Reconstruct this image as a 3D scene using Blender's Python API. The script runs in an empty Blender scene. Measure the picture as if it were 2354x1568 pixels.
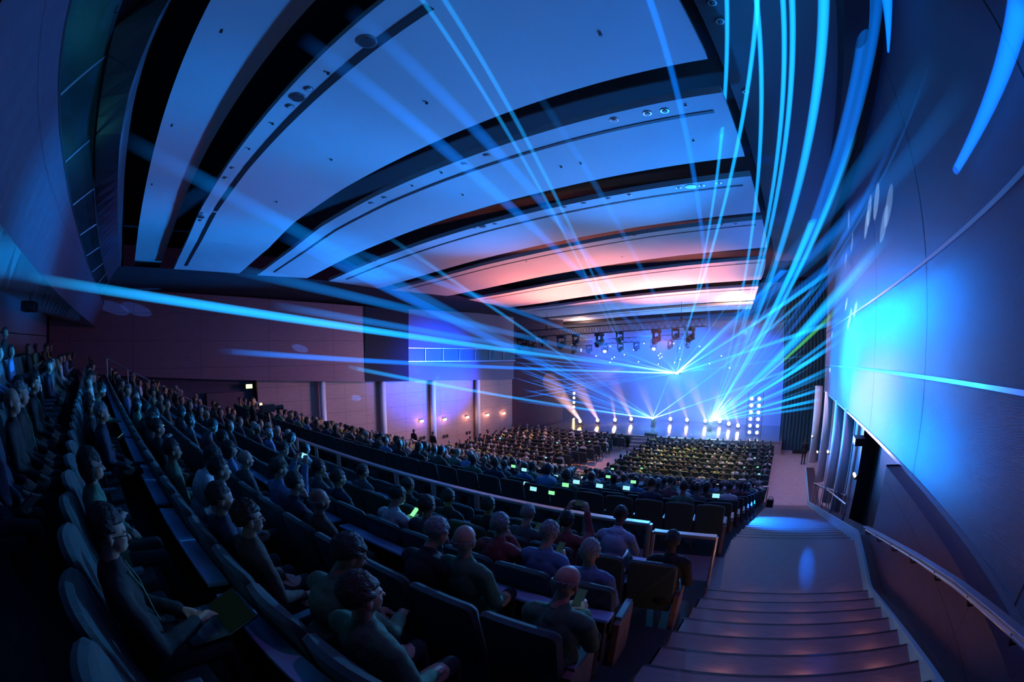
import bpy, bmesh, math, random
from mathutils import Vector, Matrix, noise
random.seed(7)
C = bpy.context.scene.collection
SC = bpy.context.scene
H = 8.3                      # eye height above the stalls floor; everything below is written relative to the eye and lifted at the end
# ---------------------------------------------------------------- lens model (15 mm diagonal fisheye)
FPX = 981.0; CX = 1177.0; CY = 784.0; AZ = math.radians(37.2)
def ray(px, py):
    dx = px-CX; dy = py-CY; r = math.hypot(dx, dy); t = 2*math.asin(min(1, r/(2*FPX))); s = math.sin(t)/max(r, 1e-9)
    rt = dx*s; dn = dy*s; fw = math.cos(t)
    return Vector((rt*math.cos(AZ)-fw*math.sin(AZ), rt*math.sin(AZ)+fw*math.cos(AZ), -dn))
def proj(v):
    X, Y, Z = v
    fw = -X*math.sin(AZ)+Y*math.cos(AZ); rt = X*math.cos(AZ)+Y*math.sin(AZ)
    n = math.sqrt(fw*fw+rt*rt+Z*Z); t = math.acos(max(-1, min(1, fw/n))); r = 2*FPX*math.sin(t/2); h = math.hypot(rt, Z) or 1
    return CX+rt/h*r, CY-Z/h*r
def atY(px, py, Y): d = ray(px, py); return d*(Y/d.y)
def atX(px, py, X): d = ray(px, py); return d*(X/d.x)
def atZ(px, py, Z): d = ray(px, py); return d*(Z/d.z)
def inview(v, m=40):
    x, y = proj(v); return -m < x < 2354+m and -m < y < 1568+m
SL = .11
def T(X, t): return t + SL*(X+1)          # rows and steps run slightly askew to the side wall

# ---------------------------------------------------------------- materials
MATS = {}
def mat(name, col, rough=.6, metal=0, emit=None, es=0, noise=0, nscale=8, bump=0, bscale=60, spec=.5, sheen=0, stretch=None):
    m = bpy.data.materials.new(name); m.use_nodes = True; nt = m.node_tree; b = nt.nodes['Principled BSDF']
    b.inputs['Base Color'].default_value = (*col, 1); b.inputs['Roughness'].default_value = rough; b.inputs['Metallic'].default_value = metal
    b.inputs['Specular IOR Level'].default_value = spec
    if sheen: b.inputs['Sheen Weight'].default_value = sheen
    if emit: b.inputs['Emission Color'].default_value = (*emit, 1); b.inputs['Emission Strength'].default_value = es
    if noise or bump:
        tc = nt.nodes.new('ShaderNodeTexCoord'); mp = nt.nodes.new('ShaderNodeMapping'); nt.links.new(tc.outputs['Object'], mp.inputs[0])
        if stretch: mp.inputs['Scale'].default_value = stretch
        if noise:
            n = nt.nodes.new('ShaderNodeTexNoise'); n.inputs['Scale'].default_value = nscale; n.inputs['Detail'].default_value = 3
            nt.links.new(mp.outputs[0], n.inputs['Vector'])
            r = nt.nodes.new('ShaderNodeValToRGB'); e = r.color_ramp.elements
            e[0].position = .3; e[1].position = .7
            e[0].color = (*[c*(1-noise) for c in col], 1); e[1].color = (*[min(1, c*(1+noise)) for c in col], 1)
            nt.links.new(n.outputs['Fac'], r.inputs[0]); nt.links.new(r.outputs[0], b.inputs['Base Color'])
        if bump:
            n = nt.nodes.new('ShaderNodeTexNoise'); n.inputs['Scale'].default_value = bscale
            nt.links.new(mp.outputs[0], n.inputs['Vector'])
            u = nt.nodes.new('ShaderNodeBump'); u.inputs['Strength'].default_value = bump; u.inputs['Distance'].default_value = .02
            nt.links.new(n.outputs['Fac'], u.inputs['Height']); nt.links.new(u.outputs[0], b.inputs['Normal'])
    MATS[name] = m; return m
def emis(name, col, s):
    m = bpy.data.materials.new(name); m.use_nodes = True; nt = m.node_tree; nt.nodes.clear()
    o = nt.nodes.new('ShaderNodeOutputMaterial'); e = nt.nodes.new('ShaderNodeEmission')
    e.inputs[0].default_value = (*col, 1); e.inputs[1].default_value = s; nt.links.new(e.outputs[0], o.inputs[0])
    m.cycles.emission_sampling = 'NONE'; MATS[name] = m; return m
def panels(name, col, px, pz, axis='Y', rough=.45, line=.25, gw=.012, noise=.12):
    """wood / metal panels: thin dark joints every px metres along the wall and pz metres in height"""
    m = mat(name, col, rough); nt = m.node_tree; b = nt.nodes['Principled BSDF']
    tc = nt.nodes.new('ShaderNodeTexCoord'); sx = nt.nodes.new('ShaderNodeSeparateXYZ'); nt.links.new(tc.outputs['Object'], sx.inputs[0])
    def joint(out, p):
        a = nt.nodes.new('ShaderNodeMath'); a.operation = 'DIVIDE'; nt.links.new(out, a.inputs[0]); a.inputs[1].default_value = p
        f = nt.nodes.new('ShaderNodeMath'); f.operation = 'FRACT'; nt.links.new(a.outputs[0], f.inputs[0])
        c = nt.nodes.new('ShaderNodeMath'); c.operation = 'LESS_THAN'; nt.links.new(f.outputs[0], c.inputs[0]); c.inputs[1].default_value = gw/p*2
        return c.outputs[0]
    j1 = joint(sx.outputs[axis], px); j2 = joint(sx.outputs['Z'], pz)
    mx = nt.nodes.new('ShaderNodeMath'); mx.operation = 'MAXIMUM'; nt.links.new(j1, mx.inputs[0]); nt.links.new(j2, mx.inputs[1])
    mp = nt.nodes.new('ShaderNodeMapping'); nt.links.new(tc.outputs['Object'], mp.inputs[0]); mp.inputs['Scale'].default_value = (.6, .6, 9)
    n = nt.nodes.new('ShaderNodeTexNoise'); n.inputs['Scale'].default_value = 3; n.inputs['Detail'].default_value = 5; nt.links.new(mp.outputs[0], n.inputs['Vector'])
    r = nt.nodes.new('ShaderNodeValToRGB'); e = r.color_ramp.elements; e[0].position = .3; e[1].position = .7
    e[0].color = (*[c*(1-noise) for c in col], 1); e[1].color = (*[min(1, c*(1+noise)) for c in col], 1); nt.links.new(n.outputs['Fac'], r.inputs[0])
    k = nt.nodes.new('ShaderNodeMix'); k.data_type = 'RGBA'; nt.links.new(mx.outputs[0], k.inputs[0]); nt.links.new(r.outputs[0], k.inputs[6]); k.inputs[7].default_value = (*[c*line for c in col], 1)
    nt.links.new(k.outputs[2], b.inputs['Base Color']); return m
def beam_mat(name, col, s, power=1.6):
    """emission standing in for haze-scattered light in one beam: additive, stronger where the line of sight crosses more of it"""
    m = bpy.data.materials.new(name); m.use_nodes = True; nt = m.node_tree; nt.nodes.clear()
    o = nt.nodes.new('ShaderNodeOutputMaterial'); e = nt.nodes.new('ShaderNodeEmission'); t = nt.nodes.new('ShaderNodeBsdfTransparent'); a = nt.nodes.new('ShaderNodeAddShader')
    lw = nt.nodes.new('ShaderNodeLayerWeight'); lw.inputs[0].default_value = .5
    inv = nt.nodes.new('ShaderNodeMath'); inv.operation = 'SUBTRACT'; inv.inputs[0].default_value = 1; nt.links.new(lw.outputs['Facing'], inv.inputs[1])
    pw = nt.nodes.new('ShaderNodeMath'); pw.operation = 'POWER'; nt.links.new(inv.outputs[0], pw.inputs[0]); pw.inputs[1].default_value = power
    at = nt.nodes.new('ShaderNodeAttribute'); at.attribute_name = 'fall'
    mu = nt.nodes.new('ShaderNodeMath'); mu.operation = 'MULTIPLY'; nt.links.new(pw.outputs[0], mu.inputs[0]); nt.links.new(at.outputs['Fac'], mu.inputs[1])
    m2 = nt.nodes.new('ShaderNodeMath'); m2.operation = 'MULTIPLY'; nt.links.new(mu.outputs[0], m2.inputs[0]); m2.inputs[1].default_value = s
    mr = nt.nodes.new('ShaderNodeMapRange'); mr.inputs[1].default_value = 1.2; mr.inputs[2].default_value = 8; mr.inputs[4].default_value = .75; nt.links.new(at.outputs['Fac'], mr.inputs[0])
    mc = nt.nodes.new('ShaderNodeMix'); mc.data_type = 'RGBA'; nt.links.new(mr.outputs[0], mc.inputs[0]); mc.inputs[6].default_value = (*col, 1); mc.inputs[7].default_value = (.45, .8, 1, 1)
    nt.links.new(mc.outputs[2], e.inputs[0]); nt.links.new(m2.outputs[0], e.inputs[1])
    nt.links.new(e.outputs[0], a.inputs[0]); nt.links.new(t.outputs[0], a.inputs[1]); nt.links.new(a.outputs[0], o.inputs[0])
    m.cycles.emission_sampling = 'NONE'; MATS[name] = m; return m

mat('ceiling_white', (.55, .56, .58), .75, noise=.03, nscale=.6)
mat('slot_black', (.012, .012, .016), .7)
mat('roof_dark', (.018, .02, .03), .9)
mat('soffit_blue', (.10, .10, .14), .8)
panels('left_wood', (.22, .10, .12), 4.4, 1.5, 'Y', rough=.5, line=.35)
panels('lower_wood', (.40, .235, .22), 1.6, .95, 'Y', rough=.45, line=.55)
panels('low_purple', (.085, .045, .07), 3.2, 2.6, 'Y', rough=.45, line=.4)
mat('wall_dark', (.03, .03, .045), .8)
mat('navy_dark', (.012, .016, .03), .9)
mat('teal_curtain', (.03, .07, .09), .95, bump=.4, bscale=3, stretch=(6, 6, .2))
mat('column_paint', (.72, .74, .8), .45)
mat('trim_metal', (.42, .45, .5), .32, .7)
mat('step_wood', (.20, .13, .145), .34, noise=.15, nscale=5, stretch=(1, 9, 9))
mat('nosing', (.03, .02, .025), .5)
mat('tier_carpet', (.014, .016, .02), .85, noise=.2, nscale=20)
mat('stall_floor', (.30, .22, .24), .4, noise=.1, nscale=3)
mat('stage_floor', (.10, .09, .10), .16)
mat('stage_face', (.38, .27, .30), .5)
mat('seat_fabric', (.021, .050, .054), .8, noise=.25, nscale=60, sheen=.15)
mat('seat_pad', (.014, .034, .038), .85, noise=.2, nscale=50)
mat('arm_wood', (.10, .16, .20), .4)
mat('end_wood', (.17, .11, .105), .5, noise=.2, nscale=6)
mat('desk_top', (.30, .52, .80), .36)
mat('seat_metal', (.10, .10, .12), .4, .6)
mat('rail_steel', (.55, .5, .52), .28, .85)
mat('blackbox', (.012, .012, .014), .5)
mat('truss_steel', (.035, .04, .05), .45, .5)
mat('laser_glass', (.02, .02, .02), .1)
mat('skin_light', (.38, .21, .16), .55); mat('skin_tan', (.26, .13, .09), .55); mat('skin_dark', (.10, .05, .035), .55)
mat('hair_black', (.008, .007, .008), .6); mat('hair_brown', (.035, .02, .014), .6); mat('hair_grey', (.25, .25, .26), .6); mat('hair_blond', (.22, .15, .08), .6)
for hn, hc in (('hair_black', (.010, .009, .010)), ('hair_brown', (.035, .02, .014)), ('hair_grey', (.22, .22, .23))): mat(hn, hc, .55, noise=.5, nscale=90, bump=.9, bscale=140, stretch=(1, .35, .35))
for n, c in dict(cloth_black=(.010, .011, .014), cloth_navy=(.016, .022, .05), cloth_grey=(.07, .075, .085), cloth_white=(.5, .52, .55), cloth_blue=(.10, .17, .32), cloth_green=(.06, .14, .09),
                 cloth_red=(.22, .04, .05), cloth_brown=(.06, .04, .03), cloth_hoodie=(.30, .40, .55), cloth_yellow=(.45, .42, .10), cloth_wine=(.09, .03, .04)).items():
    mat(n, c, .85, noise=.15, nscale=30)
mat('trousers', (.014, .015, .02), .9)
mat('spectacles', (.01, .01, .012), .3)
emis('phone_screen', (.35, .9, 1.0), 1.0); emis('phone_green', (.3, 1.0, .45), 1.0); emis('phone_dim', (.25, .6, .8), .03); emis('tablet_glow', (.01, .03, .03), .12)
emis('lamp_warm', (1.0, .75, .35), 14); emis('lamp_white', (1.0, .82, .5), 16); emis('lamp_amber', (1.0, .5, .12), 14); emis('exit_green', (.75, 1.0, .25), 3.2)
emis('laser_white', (.5, .85, 1.0), 40); emis('lamp_blue', (.1, .35, 1.0), 6); emis('led_small', (.6, .8, 1.0), 6); emis('door_lamp', (1.0, .9, .5), 5)
emis('step_lamp', (1.0, .6, .3), 3.0)
# ribbed right wall
def ribbed():
    m = mat('ribbed_wall', (.15, .145, .18), .38); nt = m.node_tree; b = nt.nodes['Principled BSDF']
    tc = nt.nodes.new('ShaderNodeTexCoord'); w = nt.nodes.new('ShaderNodeTexWave'); w.wave_type = 'BANDS'; w.bands_direction = 'Z'
    mp = nt.nodes.new('ShaderNodeMapping'); mp.inputs['Rotation'].default_value = (math.radians(9), 0, 0); nt.links.new(tc.outputs['Object'], mp.inputs[0])
    w.inputs['Scale'].default_value = 24.0; w.inputs['Distortion'].default_value = 0; nt.links.new(mp.outputs[0], w.inputs[0])
    u = nt.nodes.new('ShaderNodeBump'); u.inputs['Strength'].default_value = .3; u.inputs['Distance'].default_value = .01
    nt.links.new(w.outputs['Fac'], u.inputs['Height']); nt.links.new(u.outputs[0], b.inputs['Normal'])
    return m
ribbed()
M = MATS

# ---------------------------------------------------------------- mesh helpers
def finish(name, bm, m, parent=None, smooth=False, slots=None):
    me = bpy.data.meshes.new(name); bm.normal_update(); bm.to_mesh(me); bm.free()
    for x in (slots or [m]): me.materials.append(M[x] if isinstance(x, str) else x)
    if smooth: me.shade_smooth()
    o = bpy.data.objects.new(name, me); C.objects.link(o)
    if parent: o.parent = parent
    return o
def tag(o, label, cat, group=None, kind=None):
    o['label'] = label; o['category'] = cat
    if group: o['group'] = group
    if kind: o['kind'] = kind
    return o
def struct(o): o['kind'] = 'structure'; return o
def thing(name, label, cat, loc=(0, 0, 0), rz=0, group=None):
    o = bpy.data.objects.new(name, None); C.objects.link(o); o.location = loc; o.rotation_euler = (0, 0, rz); return tag(o, label, cat, group)
def box(bm, c, s, rot=None, bev=0, mi=0):
    g = bmesh.ops.create_cube(bm, size=1)['verts']
    mt = Matrix.Translation(c) @ (rot.to_4x4() if rot else Matrix.Identity(4)) @ Matrix.Diagonal((*s, 1))
    bmesh.ops.transform(bm, matrix=mt, verts=g)
    fs = set(f for v in g for f in v.link_faces)
    for f in fs: f.material_index = mi
    if bev:
        es = list(set(e for v in g for e in v.link_edges))
        r = bmesh.ops.bevel(bm, geom=es, offset=bev, segments=2, affect='EDGES', profile=.6)
        for f in r['faces']: f.material_index = mi
def boxb(c, s, rot=None, bev=0): bm = bmesh.new(); box(bm, Vector(c), s, rot, bev); return bm
def tube(bm, p0, p1, r0, r1=None, seg=8, caps=True):
    p0, p1 = Vector(p0), Vector(p1); r1 = r0 if r1 is None else r1; d = p1-p0; L = d.length
    if L < 1e-6: return
    q = d.to_track_quat('Z', 'Y').to_matrix().to_4x4()
    bmesh.ops.create_cone(bm, cap_ends=caps, segments=seg, radius1=r0, radius2=max(r1, 1e-4), depth=L, matrix=Matrix.Translation((p0+p1)/2) @ q)
def poly(bm, pts, r, seg=8):
    for a, b in zip(pts, pts[1:]): tube(bm, a, b, r, r, seg)
def ell(bm, c, r, rot=None, u=12, v=8):
    c = Vector(c); R = (rot.to_3x3() if rot else Matrix.Identity(3)) @ Matrix.Diagonal(r)
    top = bm.verts.new(c+R @ Vector((0, 0, 1))); bot = bm.verts.new(c+R @ Vector((0, 0, -1))); rings = []
    for j in range(1, v):
        th = math.pi*j/v; s, z = math.sin(th), math.cos(th)
        rings.append([bm.verts.new(c+R @ Vector((s*math.cos(2*math.pi*i/u), s*math.sin(2*math.pi*i/u), z))) for i in range(u)])
    for i in range(u):
        k = (i+1) % u; bm.faces.new((top, rings[0][i], rings[0][k])); bm.faces.new((bot, rings[-1][k], rings[-1][i]))
        for a, b in zip(rings, rings[1:]): bm.faces.new((a[i], b[i], b[k], a[k]))
def quad(bm, pts, mi=0):
    f = bm.faces.new([bm.verts.new(p) for p in pts]); f.material_index = mi; return f
def resample(pts, n):
    pts = [Vector(p) for p in pts]; d = [0]
    for a, b in zip(pts, pts[1:]): d.append(d[-1]+(b-a).length)
    out = []
    for k in range(n):
        s = d[-1]*k/(n-1); i = max(j for j in range(len(d)-1) if d[j] <= s+1e-9); u = (s-d[i])/max(1e-9, d[i+1]-d[i]); out.append(pts[i].lerp(pts[i+1], min(1, u)))
    return out
def loft(bm, A, B, n=30):
    A = resample(A, n); B = resample(B, n); va = [bm.verts.new(p) for p in A]; vb = [bm.verts.new(p) for p in B]
    for i in range(n-1): bm.faces.new([va[i], va[i+1], vb[i+1], vb[i]])
def lerp_t(tab, x):
    if x <= tab[0][0]: return tab[0][1]
    for (a, u), (b, v) in zip(tab, tab[1:]):
        if x <= b: return u+(v-u)*(x-a)/(b-a)
    return tab[-1][1]
def vault(X, Y):
    near = [(-21, .75), (-20, .76), (-15.9, .85), (-13.4, .95), (-10, .995), (-8, 1), (0, 1)]
    mid = [(-21, .765), (-20, .78), (-16, .875), (-12, .935), (-10, .958), (-7.5, .975), (-4, .99), (-.5, 1)]
    far = [(-22, .70), (-20, .715), (-17, .765), (-13, .85), (-9, .915), (-5, .965), (-.5, 1)]
    a, b, c = lerp_t(near, X), lerp_t(mid, X), lerp_t(far, X)
    if Y <= 5.5: return a
    if Y <= 9.5: return a+(b-a)*(Y-5.5)/4
    if Y <= 15: return b+(c-b)*(Y-9.5)/5.5
    return c
def zc(Y): return lerp_t([(-5, 4.2), (19, 4.2), (21.5, 4.1), (26.5, 3.62), (27.6, 3.5), (31.5, 2.85), (36.5, 2.4)], Y)

# ================================================================ SETTING
# --- ceiling: white curved panels (sails) with black gaps under a dark roof
PAN = [(-.12, 1.36, -22.4), (2.0, 5.5, -20.3), (6.55, 9.45, -20.5), (10.75, 14.1, -20.4), (15.0, 19.6, -20.3), (21.8, 26.2, -20.4), (27.8, 31.2, -20.4), (32.2, 34.8, -20.4)]
root_ceil = bpy.data.objects.new('ceiling', None); C.objects.link(root_ceil); root_ceil['kind'] = 'structure'
def rightx(Y): return lerp_t([(0, -.5), (19, -.55), (24, -1.0), (31, -2.2), (36, -3)], Y)
for i, (y0, y1, xl) in enumerate(PAN):
    bm = bmesh.new(); n = 36; th = .16
    xr = rightx(y0); rows = []
    ys = [y0, y0+.35*(y1-y0), y0+.7*(y1-y0), y1]
    lift = .38 if i == 0 else 0        # the rearmost sail hangs a little higher, so the next one shades its front edge
    for yy in ys:
        rows.append([bm.verts.new((xl+(rightx(yy)-xl)*k/n, yy, zc(yy)*vault(xl+(xr-xl)*k/n, yy)+lift)) for k in range(n+1)])
    for a, b in zip(rows, rows[1:]):
        for k in range(n): bm.faces.new([a[k], a[k+1], b[k+1], b[k]])
    r = bmesh.ops.extrude_face_region(bm, geom=bm.faces[:]); bmesh.ops.translate(bm, vec=(0, 0, th), verts=[v for v in r['geom'] if isinstance(v, bmesh.types.BMVert)])
    p = finish('ceiling_panel', bm, 'ceiling_white', root_ceil, smooth=False)
    # recessed black track near the edge facing the back of the hall
    if i not in (0,):
        bm = bmesh.new(); off = .52 if i == 1 else .62; w = .075 if i == 1 else .05
        xs = [xl+.9+(xr-1.2-xl)*k/40 for k in range(41)] if i != 1 else [xl+.8+(xr-3.5-xl)*k/40 for k in range(41)]
        for a, b in zip(xs, xs[1:]):
            yy = y0+off; za = zc(yy)*vault(a, yy)-.012; zb = zc(yy)*vault(b, yy)-.012
            quad(bm, [(a, yy-w, za), (b, yy-w, zb), (b, yy+w, zb), (a, yy+w, za)])
        r = bmesh.ops.extrude_face_region(bm, geom=bm.faces[:]); bmesh.ops.translate(bm, vec=(0, 0, .01), verts=[v for v in r['geom'] if isinstance(v, bmesh.types.BMVert)])
        finish('light_track', bm, 'slot_black', p)
# roof slab
bm = bmesh.new(); box(bm, Vector((-11.5, 15, 5.6)), (30, 46, .4)); o = finish('roof_slab', bm, 'roof_dark', root_ceil)
bm = bmesh.new(); box(bm, Vector((.85, 14, 5.3)), (2.5, 30, .12)); finish('side_soffit', bm, 'soffit_blue', root_ceil)
bm = bmesh.new(); box(bm, Vector((2.35, 13, 5.15)), (.5, 30, .5)); finish('side_beam', bm, 'slot_black', root_ceil)
# dark side ceiling between the sails and the left wall
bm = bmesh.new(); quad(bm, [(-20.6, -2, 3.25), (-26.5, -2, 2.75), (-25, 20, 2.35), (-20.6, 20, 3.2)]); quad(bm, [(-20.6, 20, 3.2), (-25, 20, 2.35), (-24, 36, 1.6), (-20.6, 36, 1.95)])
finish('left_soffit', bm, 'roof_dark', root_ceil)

# --- left wall
def LX(Y): return -25.5+.10*Y
def lowz(Y): return -1.9-.05*Y
bm = bmesh.new()
ys = [-6+25*k/12 for k in range(13)]
for a, b in zip(ys, ys[1:]):
    quad(bm, [(LX(a), a, lowz(a)), (LX(b), b, lowz(b)), (LX(b)-.1, b, 2.75-.03*b), (LX(a)-.1, a, 2.75-.03*a)])
    quad(bm, [(LX(a), a, lowz(a)), (LX(b), b, lowz(b)), (LX(b)-1.0, b, lowz(b)), (LX(a)-1.0, a, lowz(a))])
struct(finish('wall_left', bm, 'left_wood'))
bm = bmesh.new(); quad(bm, [(LX(19)-1.0, 19, lowz(19)), (LX(19), 19, lowz(19)), (LX(19), 19, 2.3), (LX(19)-1, 19, 2.3)]); 
quad(bm, [(LX(15.5)+.03, 15.5, lowz(15.5)), (LX(19)+.03, 19, lowz(19)), (LX(19)+.03, 19, 2.25), (LX(15.5)+.03, 15.5, 2.25)])
struct(finish('wall_left_end_panel', bm, 'navy_dark'))  # plain dark navy end face and overlaid strip
# recessed stretch with the control-room windows
bm = bmesh.new(); quad(bm, [(LX(19)-.5, 19, lowz(19)), (LX(31)-.5, 31, lowz(31)), (LX(31)-.5, 31, 2.3), (LX(19)-.5, 19, 2.3)])
struct(finish('wall_left_upper', bm, mat('recess_paint', (.13, .13, .20), .6)))
# lower left wall
bm = bmesh.new(); quad(bm, [(LX(8)-.9, 8, -8.6), (LX(30.4)-.6, 30.4, -8.6), (LX(30.4)-.6, 30.4, lowz(30)), (LX(8)-.9, 8, lowz(8))])
struct(finish('wall_left_lower', bm, 'lower_wood'))
bm = bmesh.new(); quad(bm, [(LX(-6)-.9, -6, -8.6), (LX(8)-.9, 8, -8.6), (LX(8)-.9, 8, lowz(8)), (LX(-6)-.9, -6, lowz(-6))]); quad(bm, [(LX(8)-.9, 8, -8.6), (LX(8)-.2, 8.05, -8.6), (LX(8)-.2, 8.05, lowz(8)), (LX(8)-.9, 8, lowz(8))])
struct(finish('wall_left_rear', bm, 'low_purple'))
bm = bmesh.new(); quad(bm, [(LX(30.4)-.6, 30.4, -8.6), (-19.6, 33.5, -8.6), (-19.6, 33.5, 2.2), (LX(30.4)-.6, 30.4, 2.2)])
struct(finish('wall_stage_left', bm, 'low_purple'))
# --- back of the stage
bm = bmesh.new(); quad(bm, [(-24, 38, -8.6), (6, 38, -8.6), (6, 38, 5), (-24, 38, 5)]); struct(finish('wall_stage_back', bm, mat('backdrop', (.12, .16, .26), .85)))
bm = bmesh.new(); quad(bm, [(-21, 35.2, 1.55), (-2.6, 35.2, 2.35), (-2.6, 35.2, 5), (-21, 35.2, 5)]); struct(finish('wall_proscenium', bm, 'wall_dark'))
# --- right wall: ribbed upper wall leaning out, its trims, the lower wall
def RB(Y): return -2.02-.036*Y
bm = bmesh.new(); ys = [-3+30*k/30 for k in range(31)]
g = {}
def rwall(Y, z): return Vector((2.8+(.5*max(0, z)/6), Y, z))
for a, b in zip(ys, ys[1:]):
    zs = [0, .2, .4, .6, .8, 1]
    for u, v in zip(zs, zs[1:]):
        quad(bm, [rwall(a, RB(a)+(6-RB(a))*u), rwall(a, RB(a)+(6-RB(a))*v), rwall(b, RB(b)+(6-RB(b))*v), rwall(b, RB(b)+(6-RB(b))*u)])
bmesh.ops.remove_doubles(bm, verts=bm.verts[:], dist=.001)
rw = struct(finish('wall_right', bm, 'ribbed_wall'))
def strip(name, f, w, m, y0=-2.6, y1=26.8, off=.03, parent=None):
    bm = bmesh.new(); n = 40; P = [y0+(y1-y0)*k/n for k in range(n+1)]
    for a, b in zip(P, P[1:]):
        for z0, z1, o0, o1 in ((-w/2, w/2, off, off), (w/2, w/2, off, 0), (-w/2, -w/2, 0, off)):
            A, B = rwall(a, f(a)), rwall(b, f(b))
            quad(bm, [A+Vector((-o0, 0, z0)), A+Vector((-o1, 0, z1)), B+Vector((-o1, 0, z1)), B+Vector((-o0, 0, z0))])
    return struct(finish(name, bm, m)) if not parent else finish(name, bm, m, parent)
strip('trim_1', lambda y: RB(y)+.03, .075, 'trim_metal')
strip('trim_2', lambda y: -.33-.032*y-.0007*y*y*.5, .055, 'trim_metal')
strip('trim_3', lambda y: 1.58-.038*y, .06, 'trim_metal')
for y in (8.0*.345+.0, 7.35, 12.0, 16.5, 21.0):           # vertical joints between the wall's big sheets
    bm = bmesh.new(); A = [rwall(y, RB(y)+(6-RB(y))*k/8)+Vector((-.006, 0, 0)) for k in range(9)]
    for a, b in zip(A, A[1:]): quad(bm, [a+Vector((0, -.012, 0)), a+Vector((0, .012, 0)), b+Vector((0, .012, 0)), b+Vector((0, -.012, 0))])
    finish('wall_joint', bm, 'slot_black', rw)
# end face of the right wall and dark teal curtain beyond
bm = bmesh.new(); quad(bm, [(2.8, 27, RB(27)), (4.2, 27, RB(27)), (4.2, 27, 6), (3.3, 27, 6)]); struct(finish('wall_right_end', bm, 'wall_dark'))
# lower right wall in three stretches with a black opening
def floorT(t):
    if t > 21.5: return -8.3
    if t > 8.2: return -4.0-(math.floor((t-8.2)/.4926)+1)*.1593
    if t > 5.9: return -4.0
    return -4.0+.16*(math.floor((5.9-t)/.50)+1)
bm = bmesh.new()
for a, b in zip([-3+11.3*k/10 for k in range(10)], [-3+11.3*(k+1)/10 for k in range(10)]):
    quad(bm, [(2.45, a, -6), (2.45, b, -6), (2.45, b, RB(b)-.01), (2.45, a, RB(a)-.01)]); quad(bm, [(2.45, a, RB(a)-.01), (2.45, b, RB(b)-.01), (2.82, b, RB(b)-.01), (2.82, a, RB(a)-.01)])
struct(finish('wall_right_lower', bm, 'low_purple'))
bm = bmesh.new(); quad(bm, [(3.9, 8.3, -8.4), (3.9, 15.1, -8.4), (3.9, 15.1, -2.2), (3.9, 8.3, -2.2)]); quad(bm, [(2.45, 8.3, -8.4), (3.9, 8.3, -8.4), (3.9, 8.3, -2.3), (2.45, 8.3, -2.3)]); quad(bm, [(3.3, 15.1, -8.4), (3.9, 15.1, -8.4), (3.9, 15.1, -2.5), (3.3, 15.1, -2.5)])
struct(finish('door_1', bm, 'slot_black'))
bm = bmesh.new()
for k in range(5):
    a = 15.1+k*2.4; b = a+2.1
    quad(bm, [(3.35, a, -8.4), (3.35, b, -8.4), (3.35, b, RB(b)), (3.35, a, RB(a))])
struct(finish('wall_right_far', bm, mat('far_panels', (.34, .27, .30), .45)))
bm = bmesh.new()
for k in range(5): box(bm, Vector((3.42, 15.1+k*2.4+2.22, -5.2)), (.1, .4, 6.4))
struct(finish('wall_right_recess', bm, 'wall_dark'))
bm = bmesh.new(); quad(bm, [(2.8, 8.3, RB(8.3)), (3.95, 8.3, RB(8.3)), (3.95, 27, RB(27)), (2.8, 27, RB(27))]); struct(finish('ceiling_gallery', bm, 'wall_dark'))
# side curtain beside the stage
bm = bmesh.new(); n = 40
P = [(.0+3.6*k/n, 33.6+.03*math.sin(k*1.9), 0) for k in range(n+1)]
for a, b in zip(P, P[1:]): quad(bm, [(a[0], a[1], -8.3), (b[0], b[1], -8.3), (b[0], b[1], 4.5), (a[0], a[1], 4.5)])
tag(finish('stage_curtain', bm, 'teal_curtain'), 'tall dark blue-green drape closing the end of the right aisle beside the stage', 'curtain')
bm = bmesh.new(); quad(bm, [(3.6, 27, -8.4), (3.6, 34, -8.4), (3.6, 34, 5), (3.6, 27, 5)]); struct(finish('wall_right_stage', bm, 'wall_dark'))

# --- rear of the hall (left edge of the picture): wall, glazed gallery, its fascia
fb = [atY(-160, 330, -1.7), atY(0, 513, -2.2), atY(50, 580, -2.45), atY(100, 640, -2.65), atY(165, 706, -2.6), atY(220, 752, -2.45)]
gb = [atY(235, -260, -1.85), atY(190, -90, -1.9), atY(160, 0, -1.95), atY(136, 150, -2.05), atY(138, 300, -2.15), atY(160, 450, -2.2), atY(200, 600, -2.2), atY(240, 700, -2.0)]
gt = [atY(420, -260, -1.5), atY(330, -90, -1.55), atY(275, 0, -1.6), atY(230, 200, -1.65), atY(215, 350, -1.7), atY(220, 500, -1.7), atY(235, 600, -1.7), atY(255, 668, -1.7)]
sf = [atY(560, -260, -.75), atY(450, -90, -.75), atY(385, 0, -.75), atY(300, 200, -.9), atY(275, 330, -.9), atY(270, 450, -.9), atY(273, 550, -.88), atY(280, 640, -.85)]
bm = bmesh.new(); loft(bm, fb, gb, 40); struct(finish('wall_gallery_front', bm, 'low_purple'))
bm = bmesh.new(); loft(bm, gt, sf, 40); struct(finish('ceiling_rear', bm, 'low_purple'))
bm = bmesh.new(); back = [p+Vector((0, .0, .9)) for p in sf]; loft(bm, sf, back, 40); struct(finish('ceiling_rear_edge', bm, 'roof_dark'))
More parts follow.
